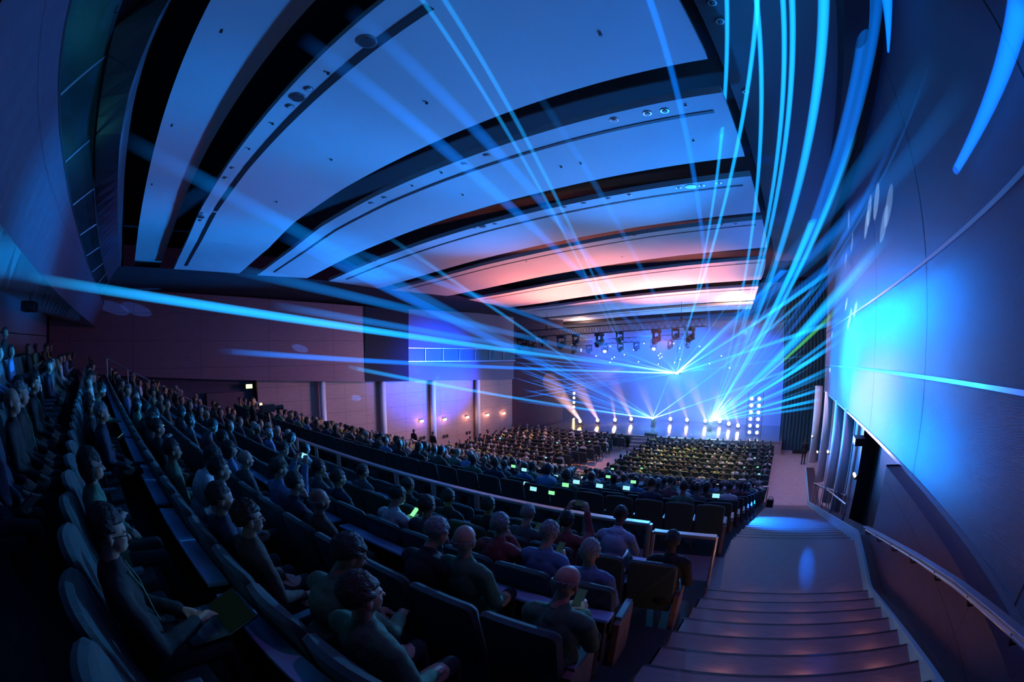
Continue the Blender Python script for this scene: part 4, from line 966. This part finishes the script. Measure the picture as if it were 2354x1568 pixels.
# camera operators on the platform left of the long rail
p = atZ(580, 925, -1.95); z0 = p.z-1.66
make_person((p.x, p.y, z0), ROT-.3, 'stand', 0, 'short_black', 'cloth_black', 'skin_light', 'camera operator in black standing behind a video camera on a tripod', None, .02)
cam_t = thing('video_camera', 'black broadcast video camera on a tripod with a small amber viewfinder, left of centre', 'camera', (p.x+.45, p.y+.4, z0))
finish('body', boxb((0, 0, 1.5), (.16, .5, .24), bev=.02), 'blackbox', cam_t)
bm = bmesh.new(); tube(bm, (0, .25, 1.5), (0, .55, 1.5), .07, .09, 12); finish('lens', bm, 'blackbox', cam_t)
finish('viewfinder', boxb((-.1, -.2, 1.62), (.12, .05, .08)), 'lamp_amber', cam_t)
for a in (0, 2.1, 4.2): bm = bmesh.new(); tube(bm, (0, 0, 1.38), (.5*math.cos(a), .5*math.sin(a), 0), .03, .02, 6); finish('leg', bm, 'blackbox', cam_t)
p2 = atZ(578, 1000, -3.1); t = thing('hi_vis_vest_person_stand', 'x', 'x'); bpy.data.objects.remove(t)
# loose phones glowing in the crowd
GL = [(1162, 1062), (1180, 1072), (1205, 1080), (1278, 1095), (1300, 1115), (1340, 1098), (1378, 1117), (1398, 1096), (1325, 1108), (1440, 1122), (1456, 1108), (1646, 1140), (1210, 1112), (1268, 1133), (1226, 1124), (1090, 1040), (1032, 1030), (1150, 1008), (1281, 1018), (1327, 1018), (1355, 1015), (1428, 1046), (1408, 1078), (1255, 1052), (1508, 1043), (1475, 1077), (1580, 1107), (1712, 1075), (1742, 1074), (1745, 1090), (1735, 1053)]
for k, (px, py) in enumerate(GL):
    best = min((s for s in seats if s['b'] != 'U'), key=lambda s: math.hypot(s['px'][0]-px, s['px'][1]-py)*1.0)
    p = atZ(px, py, best['p'].z+1.30)
    device('smartphone', p, (.15, .085), (math.radians(80), 0, ROT), 'phone_green' if k % 3 == 1 else 'phone_screen', f'small glowing phone screen held up in the crowd', 'phone').__setitem__('group', 'glowing phones in the crowd')
for px, py, z, lab in ((278, 1004, -1.3, 'glowing tablet on the knees of a person in the row behind the bespectacled woman'), (338, 1272, -1.9, 'crumpled white paper cup glinting on the floor by the bespectacled man'), (68, 1152, -.7, 'blue-lit paper held at the far left edge of the hall')):
    p = atZ(px, py, z)
    if 'cup' in lab:
        t = thing('paper_cup', lab, 'cup', p); bm = bmesh.new(); tube(bm, (0, 0, -.05), (0, 0, .05), .03, .04, 14, False); finish('wall', bm, 'cloth_white', t); bm = bmesh.new(); tube(bm, (0, 0, -.05), (0, 0, -.045), .03, .03, 14); finish('bottom', bm, 'cloth_white', t)
    else: device('tablet', p, (.20, .13), (math.radians(30), math.radians(-20), 0), 'phone_screen' if 'tablet' in lab else 'cloth_blue', lab, 'tablet')

# dark suitcase standing at the end of a lower row
p = Vector((-.02, T(0, 19.6), floorT(19.6))); t = thing('suitcase', 'small dark suitcase standing at the aisle end of a lower seat row', 'suitcase', p)
finish('shell', boxb((0, 0, .28), (.36, .24, .55), bev=.05), 'blackbox', t); bm = bmesh.new(); poly(bm, [(-.1, 0, .55), (-.1, 0, .66), (.1, 0, .66), (.1, 0, .55)], .012, 6); finish('handle', bm, 'blackbox', t)
# ================================================================ CEILING FITTINGS
def on_panel(px, py):
    d = ray(px, py); s = 4.2/max(.05, d.z)
    for _ in range(30):
        p = d*s; z = zc(p.y)*vault(p.x, p.y); s = s*.5+.5*(z/d.z)
    p = d*s; return Vector((p.x, p.y, zc(p.y)*vault(p.x, p.y)))
proto = {}
def fitting(kind, px, py, label, grp):
    p = on_panel(px, py)
    if kind not in proto:
        t = bpy.data.objects.new({'down': 'ceiling_downlight', 'speaker': 'ceiling_speaker', 'sprinkler': 'ceiling_sprinkler'}[kind], None); C.objects.link(t)
        if kind == 'down':
            bm = bmesh.new(); tube(bm, (0, 0, -.015), (0, 0, .01), .085, .085, 18); finish('ring', bm, 'trim_metal', t)
            bm = bmesh.new(); tube(bm, (0, 0, -.03), (0, 0, -.012), .05, .06, 14); finish('reflector', bm, 'cloth_white', t)
        elif kind == 'speaker':
            bm = bmesh.new(); tube(bm, (0, 0, -.02), (0, 0, .01), .15, .15, 24); finish('rim', bm, 'trim_metal', t)
            bm = bmesh.new(); tube(bm, (0, 0, -.028), (0, 0, -.018), .125, .13, 24); finish('grille', bm, 'seat_metal', t)
        else:
            bm = bmesh.new(); tube(bm, (0, 0, -.025), (0, 0, .01), .012, .03, 8); tube(bm, (0, 0, -.03), (0, 0, -.022), .03, .03, 10); finish('head', bm, 'blackbox', t)
        proto[kind] = o = t
    else: o = copy_tree(proto[kind])
    o.location = p; tag(o, label, {'down': 'light', 'speaker': 'speaker', 'sprinkler': 'sprinkler'}[kind], grp)
for px, py in ((711, 204), (668, 244), (536, 386), (520, 409), (466, 490), (462, 507), (1488, 260), (1412, 275), (1528, 254), (1120, 357), (1068, 377), (885, 454), (854, 467), (1297, 476), (1342, 467), (1398, 456), (1446, 448), (1613, 426), (1560, 431), (1652, 420), (1138, 515), (1090, 524), (1432, 547), (1458, 541), (1660, 516), (1690, 515)):
    fitting('down', px, py, 'small round recessed downlight glinting in a white ceiling sail', 'downlights in the ceiling sails')
for px, py in ((845, 95), (686, 223), (463, 498), (1109, 520), (1588, 428)): fitting('speaker', px, py, 'round ceiling speaker set into a white ceiling sail', 'round ceiling speakers')
for px, py in ((509, 70), (395, 287), (349, 423), (755, 167), (627, 283), (573, 341), (762, 366), (636, 463), (981, 235), (1380, 78), (1015, 396), (948, 426), (1290, 383), (1576, 243), (1594, 324), (864, 600), (1210, 600), (1430, 590), (1335, 375), (1064, 447)):
    fitting('sprinkler', px, py, 'tiny dark sprinkler head under a white ceiling sail', 'sprinkler heads under the ceiling')
for px, py in ((1655, 48), (1637, 5), (1714, 210)):
    p = atZ(px, py, 5.22); t = thing('soffit_downlight', 'small round downlight in the dark side ceiling by the right wall', 'light', p, 0, 'downlights in the side ceiling'); bm = bmesh.new(); tube(bm, (0, 0, -.02), (0, 0, .02), .08, .08, 18); finish('ring', bm, 'trim_metal', t); bm = bmesh.new(); tube(bm, (0, 0, -.03), (0, 0, -.02), .05, .05, 14); finish('lens', bm, 'blackbox', t)
# projector under the gallery
p = atY(68, 705, -4.2); t = thing('projector', 'black ceiling projector hanging under the rear gallery at far left', 'projector', p)
finish('body', boxb((0, 0, 0), (.75, .6, .3), bev=.06), 'blackbox', t); bm = bmesh.new(); tube(bm, (0, 0, .1), (0, 0, .62), .025, .025, 8); finish('mount_pole', bm, 'blackbox', t); bm = bmesh.new(); tube(bm, (.2, .28, 0), (.2, .38, 0), .08, .08, 14); finish('lens', bm, 'laser_glass', t)

# ================================================================ LASERS
LA, LB, LC = atY(1555, 858, 33.0), atY(1500, 962, 34.0), atY(1632, 968, 34.0)
BM = {'blue': beam_mat('beam_blue', (.002, .20, 1.0), .50), 'cyan': beam_mat('beam_cyan', (.006, .38, 1.0), 1.05), 'faint': beam_mat('beam_faint', (.001, .18, .70), .36), 'thin': beam_mat('beam_thin', (.01, .36, 1.0), .42), 'green': beam_mat('beam_green', (.15, 1.0, .25), .5), 'wall_streak': beam_mat('wall_streak_glow', (.002, .17, 1.0), 1.1, .9), 'pink': beam_mat('beam_pink', (1.0, .52, .48), .34, 2.2), 'amber': beam_mat('beam_amber', (1.0, .5, .15), .35, 2.2)}
def beam(src, dst, r0, r1, m, label, grp, name='laser_ray', over=1.0, fall=(9.0, 1.0), fade=.16):
    src, dst = Vector(src), Vector(dst); dst = src+(dst-src)*over; d = dst-src; q = d.to_track_quat('Z', 'Y').to_matrix()
    bm = bmesh.new(); n, sg = 14, 14; lay = bm.verts.layers.float.new('fall'); rings = []
    for k in range(n+1):
        u = k/n; uu = u**1.5; r = r0+(r1-r0)*uu; ring = []
        for a in range(sg):
            v = bm.verts.new(src+d*uu+q @ Vector((r*math.cos(2*math.pi*a/sg), r*math.sin(2*math.pi*a/sg), 0)))
            v[lay] = (fall[1]+(fall[0]-fall[1])*(1-min(1, uu*2.2))**3)*(min(1, (1-uu)/fade) if len(fall) < 3 else (1-uu)**fall[2]); ring.append(v)
        rings.append(ring)
    for a, b in zip(rings, rings[1:]):
        for k in range(sg): bm.faces.new([a[k], a[(k+1) % sg], b[(k+1) % sg], b[k]])
    o = finish(name, bm, BM[m], None, True); tag(o, label, 'laser beam' if name == 'laser_ray' else 'light beam', grp); o.visible_shadow = True; return o
CEI = 4.0
def dstp(px, py, how):
    k, v = how
    return atZ(px, py, v) if k == 'z' else atX(px, py, v) if k == 'x' else atY(px, py, v)
BE = [  # source, end px, surface, width px at the end, material
 (LA, (800, 20), ('z', 3.9), 42, 'blue', 'wide blue laser beam from the hanging projector passing over the large ceiling sail', 1),
 (LA, (690, 85), ('z', 3.9), 42, 'blue', 'second wide blue laser beam running left of the widest one across the ceiling', 1),
 (LB, (971, 0), ('z', 4.0), 12, 'thin', 'thin blue laser beam crossing the large sail, left of a pair', 1.1),
 (LB, (1022, 0), ('z', 4.0), 14, 'thin', 'thin blue laser beam crossing the large sail, right of a pair', 1.1),
 (LC, (1199, 163), ('z', 4.0), 22, 'faint', 'faint blue laser beam fading out on the middle of the large sail', 1),
 (LB, (275, 312), ('y', -.9), 40, 'faint', 'broad faint laser beam reaching the purple rear soffit', 1),
 (LB, (640, 535), ('y', 4.6), 34, 'blue', 'broad bright laser beam crossing the left half of the ceiling', 1),
 (LA, (60, 636), ('y', -2.7), 24, 'cyan', 'bright cyan laser beam reaching the rear gallery on the left', 1.0),
 (LA, (500, 806), ('x', -25.2), 16, 'blue', 'blue laser beam ending in a streak on the left wall', 1),
 (LA, (760, 560), ('y', 7), 22, 'faint', 'faint teal laser beam ending near the left tips of the sails', 1),
 (LB, (870, 530), ('z', 3.2), 12, 'thin', 'thin laser beam crossing to the left over the third sail', 1),
 (LB, (760, 835), ('x', -24.9), 12, 'thin', 'low laser beam running left along the wall above the columns', 1),
 (LA, (500, 610), ('y', 3), 30, 'faint', 'dim wide laser beam over the dark left soffit', 1),
 (LA, (620, 700), ('x', -24.5), 22, 'faint', 'dim laser beam brushing the top of the left wall', 1),
 (LA, (1685, 735), ('y', 26), 8, 'thin', 'short thin laser beam climbing right from the hanging projector', 1),
 (LC, (1494, 0), ('z', 4.0), 20, 'blue', 'blue laser beam crossing the right end of the large sail', 1.15),
 (LA, (1671, 0), ('z', 5.0), 12, 'cyan', 'thin cyan laser beam rising along the sail tips', 1.2),
 (LB, (1741, 0), ('z', 5.0), 13, 'cyan', 'cyan laser beam rising to the dark side ceiling, left of a crossing pair', 1.2),
 (LC, (1739, 0), ('z', 5.0), 14, 'cyan', 'cyan laser beam rising to the dark side ceiling, right of a crossing pair', 1.2),
 (LC, (1800, 0), ('z', 5.0), 15, 'cyan', 'tall cyan laser beam, left one of two close parallels', 1.2),
 (LC, (1821, 0), ('z', 5.0), 17, 'cyan', 'tall cyan laser beam, right one of two close parallels', 1.2),
 (LC, (1894, 0), ('z', 5.0), 32, 'cyan', 'brightest tall cyan laser beam rising beside the ribbed wall', 1.2),
 (LC, (1993, 0), ('x', 2.7), 30, 'blue', 'curved blue laser beam grazing the top of the ribbed wall', 1.1),
 (LC, (2018, 0), ('x', 2.8), 30, 'blue', 'outer curved blue laser beam grazing the top of the ribbed wall', 1.1),
 (LC, (1965, 300), ('x', 2.6), 20, 'cyan', 'cyan beam rising before the wall between two curved ones', 1),
 (LC, (2060, 300), ('x', 2.7), 16, 'blue', 'blue beam pointing at the crossing of wall joint and upper trim', 1),
 (LC, (1900, 420), ('x', 2.6), 22, 'cyan', 'cyan beam rising through the dark strip before the wall', 1),
 (LA, (1925, 610), ('x', 2.7), 14, 'cyan', 'cyan beam from the hanging projector to the far part of the ribbed wall', 1),
 (LC, (1925, 690), ('x', 2.7), 22, 'blue', 'wide blue beam in the thick of the right-hand fan', 1),
 (LC, (1905, 800), ('x', 2.7), 14, 'cyan', 'cyan beam low in the right-hand fan above the rail line', 1),
 (LC, (1989, 221), ('x', 2.6), 7, 'thin', 'hair-thin laser beam rising before the ribbed wall', 1),
 (LC, (2140, 130), ('x', 2.75), 7, 'faint', 'dim green-blue laser line beyond the wall joint', 1),
 (LA, (2150, 120), ('x', 2.75), 60, 'faint', 'very wide soft blue laser beam spreading up the ribbed wall', 1),
 (LA, (2235, 175), ('x', 2.75), 60, 'faint', 'outer very wide soft blue beam spreading up the ribbed wall', 1),
 (LA, (2040, 400), ('x', 2.75), 34, 'blue', 'broad blue beam striking the ribbed wall at mid height', 1),
 (LA, (2000, 540), ('x', 2.75), 34, 'blue', 'broad blue beam striking the ribbed wall below mid height', 1),
 (LA, (1942, 731), ('x', 2.75), 14, 'cyan', 'cyan laser beam from the hanging projector striking the wall edge', 1),
 (LC, (2047, 534), ('x', 2.75), 26, 'cyan', 'cyan beam striking the ribbed wall beside white glints', 1),
 (LC, (2023, 551), ('x', 2.75), 22, 'cyan', 'cyan beam striking the ribbed wall just below the glints', 1),
 (LC, (1989, 517), ('x', 2.7), 18, 'blue', 'blue beam rising towards the far part of the ribbed wall', 1),
 (LC, (1945, 640), ('x', 2.7), 18, 'cyan', 'cyan beam reaching the ribbed wall near its far edge', 1),
 (LC, (1942, 694), ('x', 2.7), 12, 'green', 'thin green-tinged beam reaching the edge of the ribbed wall', 1),
 (LC, (1945, 750), ('x', 2.7), 12, 'cyan', 'cyan beam ending at the wall edge at eye height', 1),
 (LC, (1935, 780), ('x', 2.7), 12, 'cyan', 'cyan beam ending just under eye height at the wall edge', 1),
 (LC, (1914, 843), ('x', 2.7), 11, 'cyan', 'cyan beam ending at the rail line of the ribbed wall', 1),
 (LC, (1910, 856), ('x', 2.7), 9, 'thin', 'thin beam ending just below the rail line of the ribbed wall', 1),
 (LC, (1890, 894), ('x', 2.7), 9, 'cyan', 'low beam ending at the lowest tip of the ribbed wall', 1),
 (LC, (1888, 918), ('x', 2.7), 9, 'cyan', 'low beam ending on the blue column top', 1),
 (LC, (1880, 935), ('x', 2.7), 8, 'thin', 'lowest beam ending on the blue column', 1),
 (LA, (1860, 560), ('x', 2.6), 20, 'blue', 'blue beam rising to the dark strip before the ribbed wall', 1),
 (LB, (1900, 640), ('x', 2.7), 10, 'thin', 'thin beam from the left deck projector crossing right', 1),
 (LB, (1885, 820), ('x', 2.7), 8, 'thin', 'thin low beam from the left deck projector crossing right', 1),
]
for src, e, how, w, m, lab, ov in BE:
    dst = dstp(e[0], e[1], how); r1 = w/1000*dst.length/2; beam(src, dst, .045, r1, m, lab, 'laser beams fanning from the stage', over=ov)
beam(atX(2197, 392, 2.72), atX(2352, -40, 2.74), .055, .12, 'wall_streak', 'thick blue glow tube imitating a light streak running up the ribbed wall at top right', 'laser beams fanning from the stage', fall=(1.0, 1.0), fade=.05)  # glowing tube beside the wall, imitating light on it; not a stage laser
beam(atX(2042, 120, 2.70), atX(2034, -60, 2.72), .02, .12, 'wall_streak', 'short blue glow tube imitating a light streak at the top edge of the ribbed wall', 'laser beams fanning from the stage', fall=(1.0, 1.0), fade=.05)  # likewise an emissive tube in place of light on the wall
for k in range(26):
    px = 1165+random.uniform(0, 110); py = 806+k*4.6; beam(LB if k % 3 else LA, atY(px, py, 23), .02, .045, 'blue', 'fine low laser line fanning left across the stage haze', 'fine laser lines left of the stage', fall=(3, .8))
for k in range(16): beam(LC if k % 4 else LA, atY(1780+k*7, 540+k*23, 26), .025, .06, 'thin', 'fine laser line in the dense fan above the right deck projector', 'fine laser lines right of the stage', fall=(4, .5))
# warm smoky beams of the footlights
for i, (px, py) in enumerate(FX):
    p = on_deck(px, py)+Vector((0, -.1, .1)); ex, ey, w, s = [(1243, 850, 62, 1.5), (1318, 872, 44, 1.1), (1404, 905, 14, .8), (1400, 860, 40, .6), (1470, 880, 34, .6), (1532, 890, 14, .5), (1545, 870, 40, .7), (1580, 860, 42, .9), (1640, 880, 30, .5), (1640, 890, 30, .7), (1675, 900, 26, .7)][i]
    dst = atY(ex, ey, 33.5); beam(p, dst, .10, w/1000*dst.length/2, 'amber' if i < 0 else 'pink', f'soft warm light beam rising from the {ORD[i]} floodlight of the stage deck', 'warm beams of the stage floodlights', 'light_ray', fall=(3.0*s, 1.5*s, 1.2))
def projector_unit(loc, label, drop):
    t = thing('laser_projector', label, 'laser projector', loc)
    finish('housing', boxb((0, .28, 0), (.45, .4, .26), bev=.02), 'blackbox', t)
    bm = bmesh.new(); ell(bm, Vector((0, .03, 0)), (.09, .05, .09)); finish('aperture', bm, 'laser_white', t)
    if drop > 0: bm = bmesh.new(); tube(bm, (0, .28, .1), (0, .28, drop), .02, .02, 6); finish('drop_pipe', bm, 'truss_steel', t)
    else: bm = bmesh.new(); box(bm, Vector((0, .28, (drop)/2)), (.3, .3, -drop)); finish('stand', bm, 'blackbox', t)
projector_unit(LA, 'bright laser projector hanging over the middle of the stage', 3.3)
projector_unit(LB, 'bright laser projector on the deck, the left one of two', min(-.1, SZ-LB.z))
projector_unit(LC, 'brightest laser projector on the deck at the right', min(-.1, SZ-LC.z))

# ================================================================ LIGHT
BL = (.0, .24, 1.0); PK = (1.0, .23, .14)
spot((-4.5, 27, -5.6), (-4, 5.2, 4.2), BL, 32000, 28, .8, .3)
spot((-9, 27, -5.6), (-11, 5.2, 4.2), BL, 34000, 28, .8, .3)
spot((-14, 27, -5.6), (-18, 5.2, 3.6), BL, 46000, 28, .8, .3)
spot((-9, 28, -6), (-9, 12, 4), (.75, .66, .60), 2200, 46, 1, .5)
spot((-9, 25, -6), (-12, -1.2, 4), (.45, .03, .3), 3600, 18, 1, .3)
for x, y, w in ((-3.2, 30.5, 1600), (-8, 28.5, 3800), (-13, 26, 3600), (-6, 25, 2600), (-11, 21, 2200), (-16, 24, 1500)):
    spot((x, min(27.6, y+3.5), -5.5), (x-.5, y-1.5, 3.5), PK, w*4.2, 58, 1, .3)
for px, py, w in ((1690, 688, 420), (1335, 735, 300)): point(on_panel(px, py)+Vector((0, 0, -.45)), (1, .55, .36), w, .2)  # unseen points added just under the sails for two bright ovals
# right wall wash
spot((-7, 30, -2), (2.9, 14.5, -.7), (.0, .22, 1.0), 60000, 28, 1, .3)
spot((-9, 27, -2), (2.9, 20, -.8), (.0, .26, 1.0), 60000, 44, 1, .3)
spot((-7, 30, -2), (2.9, 17.5, -.8), (.02, .5, 1.0), 22000, 14, 1, .3)
spot((-6, 28, -6), (2.9, 13.5, -2.4), (.55, .45, 1.0), 13000, 16, 1, .3)
spot((-6, 30, -2), (3.0, 13, 2.6), (.002, .07, 1.0), 9000, 40, 1, .3)
# stage haze and backdrop wash
for x in (-16, -11.5, -7, -2.5): spot((x, 32.6, 1.2), (x, 38, -4.5), (.004, .12, 1.0), 12000, 100, 1, .3)
point(LC+Vector((.05, -.35, .25)), (.3, .7, 1), 420, .12); point(LB+Vector((0, -.3, .2)), (.1, .5, 1), 160, .08); point(LA+Vector((0, -.3, 0)), (.1, .5, 1), 160, .08); point((-9.5, 35, -3), (.01, .2, 1), 1500, .3)
# unseen warm spots added above the front rows to light the crowd
spot((-5, 28.0, 1.6), (-5.4, 25.2, -7.4), (1.0, .70, .06), 14000, 52, .7, .3)
spot((-15, 28.0, 1.6), (-16, 24.5, -7.4), (1.0, .40, .2), 6500, 66, .7, .3)
spot((-10, 28, 1.6), (-13, 14, -6), (1.0, .58, .28), 11000, 56, .9, .3)
# left wall, columns
spot((-9, 28, -3), (-24, 22, -2.4), (.0, .06, 1.0), 95000, 34, 1, .3)
spot((-13, 22, -3), (-24.3, 18, -4.6), (.35, .55, 1.0), 1500, 75, 1, .3)
spot((-12, 30, -2), (-24, 24, -6.5), (1, .6, .62), 3600, 44, 1, .3)
spot((-10, 26, -1), (-24.5, 14, -5.5), (.9, .5, .7), 3600, 50, 1, .3)
spot((-8, 30, 0), (-25, 8, -3), (.55, .12, .42), 5200, 60, .9, .3)
spot((-9, 26, -5.8), (-8.5, -3.4, 1.3), (.0, .28, 1.0), 110000, 13, 1, .3)
# blue pool on the stairs
spot((-3, 30, 1.0), (.65, T(.65, 12.3), -5.4), (.003, .16, 1.0), 110000, 10, .9, .1)
spot((-3, 31.5, -3.5), (2.8, 26, -6), (.003, .13, 1.0), 9000, 16, 1, .2); spot((-3, 24, 1), (2.9, 20, -6), (.6, .5, .75), 1500, 30, 1, .2)
spot((1.4, 31, 1.2), (1.02, 7.3, -4), (.003, .13, 1.0), 30000, .9, 1, .02); spot((1.4, 31, 1.2), (1.02, 3.4, -3.0), (.003, .11, 1.0), 26000, 1.0, 1, .02)  # narrow spots added to draw blue streaks on landing and stairs
# upper seats: weak blue from the stage
spot((-9, 28, 1.2), (-6, 1.2, -2.2), (.05, .36, 1.0), 20000, 40, 1, .3)
point((-6, -2.6, 3.6), (.1, .8, .95), 7, .1); point((-10, -2.9, 3.3), (.1, .8, .95), 5, .1); point((-5, -2.6, 3.4), (.1, .8, .95), 4, .1)  # teal fill points added behind the gallery glazing
# where the laser fans meet the walls: narrow beams drawing small bright marks
for px, py, how, e, a in [(304, 52, ('z', 4.1), 1, .5), (270, 178, ('z', 4.0), 1, .45), (256, 265, ('z', 3.9), .8, .35), (228, 275, ('z', 3.7), .8, .35), (231, 305, ('z', 3.6), .8, .3), (240, 320, ('z', 3.6), 1, .35), (252, 330, ('z', 3.6), 1, .3), (252, 372, ('z', 3.5), .8, .3), (251, 410, ('z', 3.45), .7, .22), (252, 440, ('z', 3.4), .8, .25), (251, 465, ('z', 3.35), .8, .25), (246, 500, ('z', 3.3), .8, .25), (240, 540, ('z', 3.15), .8, .22), (241, 565, ('z', 3.1), .7, .2), (262, 562, ('z', 3.2), .7, .2), (265, 590, ('z', 3.15), .7, .2), (310, 658, ('x', -25.6), 2, .45), (262, 708, ('x', -25.7), 2, .4), (310, 710, ('x', -25.6), 2, .4), (690, 801, ('x', -24.45), 2, .45),
                      (790, 912, ('x', -25.3), 1.5, .35), (926, 843, ('x', -24.3), 1, .3), (945, 850, ('x', -24.3), 1, .3), (985, 865, ('x', -24.3), 1.5, .3), (955, 875, ('x', -24.3), 1, .5)]:
    k, v = how; q = atZ(px, py, v) if k == 'z' else atX(px, py, v); s0 = LB+Vector((0, -.1, .1)); L_ = (q-s0).length; spot(s0, q, (.03, .22, 1.0), 1500*L_*e*a/.35, a*.45, .2, .01, 'laser_mark')
for px, py, e in [(1949, 510, 1), (1957, 560, 1), (1996, 490, 2), (1990, 520, 2), (2012, 470, 2), (2040, 480, 1.5), (2030, 520, 1.5), (1943, 600, 1), (1945, 700, 2), (1966, 712, 2.5), (1955, 725, 2), (1950, 745, 1.5), (1912, 770, 1), (1908, 850, 1.5), (1888, 888, 1.5)]:
    q = atX(px, py, 2.8); q = atX(px, py, 2.8+.5*max(0, q.z)/6); spot(LC+Vector((0, -.1, .1)), q, (.35, .7, 1.0), 90000*e, .055, .2, .01, 'laser_mark')
# haze hanging over the stage
bm = bmesh.new(); box(bm, Vector((-9.9, 32.9, -2.9)), (19.8, 8.9, 8.6))
hz = bpy.data.materials.new('stage_haze'); hz.use_nodes = True; nt = hz.node_tree; nt.nodes.clear(); ou = nt.nodes.new('ShaderNodeOutputMaterial'); vs = nt.nodes.new('ShaderNodeVolumeScatter')
vs.inputs['Color'].default_value = (.9, .95, 1, 1); vs.inputs['Density'].default_value = .02; vs.inputs['Anisotropy'].default_value = .2; nt.links.new(vs.outputs[0], ou.inputs['Volume']); M['stage_haze'] = hz
tag(finish('haze', bm, 'stage_haze'), 'thin blue-lit haze hanging over the whole stage', 'haze', kind='stuff')
# purple fill spots added over the right aisle and landing, no fixtures
for p, w in (((0.6, 2.5, 4.6), 26), ((.9, 7.5, 4.6), 40), ((1.2, 16, 4.6), 140), ((1.2, 26, 4.0), 560)):
    spot(p, (p[0], p[1], -8), (.50, .16, .80) if p[1] < 20 else (.8, .5, .8), w*6, 80, 1, .12)
for k in range(9):
    t = 5.4-.5*k-.02; z = floorT(t-.1)
    for x in (.0, .85, 1.7):
        y = T(x, 5.9-.5*k)
        o = finish('step_light', boxb((0, 0, 0), (.10, .012, .02)), 'step_lamp'); o.location = (x, y+.02, -4.0+.16*k+.12); tag(o, 'tiny warm step light set under a stair nosing', 'light', 'step lights on the near stairs')
        if k < 8: point((x, y+.07, -4.0+.16*k+.09), (1, .5, .3), 1.1, .02)
w = bpy.data.worlds.new('World'); SC.world = w; w.use_nodes = True; w.node_tree.nodes['Background'].inputs[0].default_value = (.16, .07, .30, 1); w.node_tree.nodes['Background'].inputs[1].default_value = .022  # dim purple background added as ambient fill

bpy.data.scenes.remove(TS)
# ================================================================ CAMERA, LIFT
for o in list(SC.objects):
    if o.parent is None: o.location.z += H
cd = bpy.data.cameras.new('camera'); cam = bpy.data.objects.new('camera', cd); C.objects.link(cam); SC.camera = cam
cd.type = 'PANO'; cd.panorama_type = 'FISHEYE_EQUISOLID'; cd.fisheye_lens = 15.0; cd.fisheye_fov = math.pi*1.2; cd.sensor_width = 36.0; cd.sensor_fit = 'HORIZONTAL'; cd.clip_start = .05; cd.clip_end = 200
cam.location = (0, 0, H); cam.rotation_euler = (math.pi/2, 0, AZ)
SC.view_settings.view_transform = 'Standard'; SC.view_settings.look = 'None'; SC.view_settings.gamma = 1; SC.view_settings.exposure = 0
cy = SC.cycles; cy.use_denoising = True; cy.max_bounces = 4; cy.diffuse_bounces = 2; cy.glossy_bounces = 2; cy.transparent_max_bounces = 60; cy.transmission_bounces = 2
cy.sample_clamp_indirect = 3; cy.caustics_reflective = False; cy.caustics_refractive = False; cy.use_light_tree = True; cy.use_adaptive_sampling = True; cy.adaptive_threshold = .13; cy.adaptive_min_samples = 16
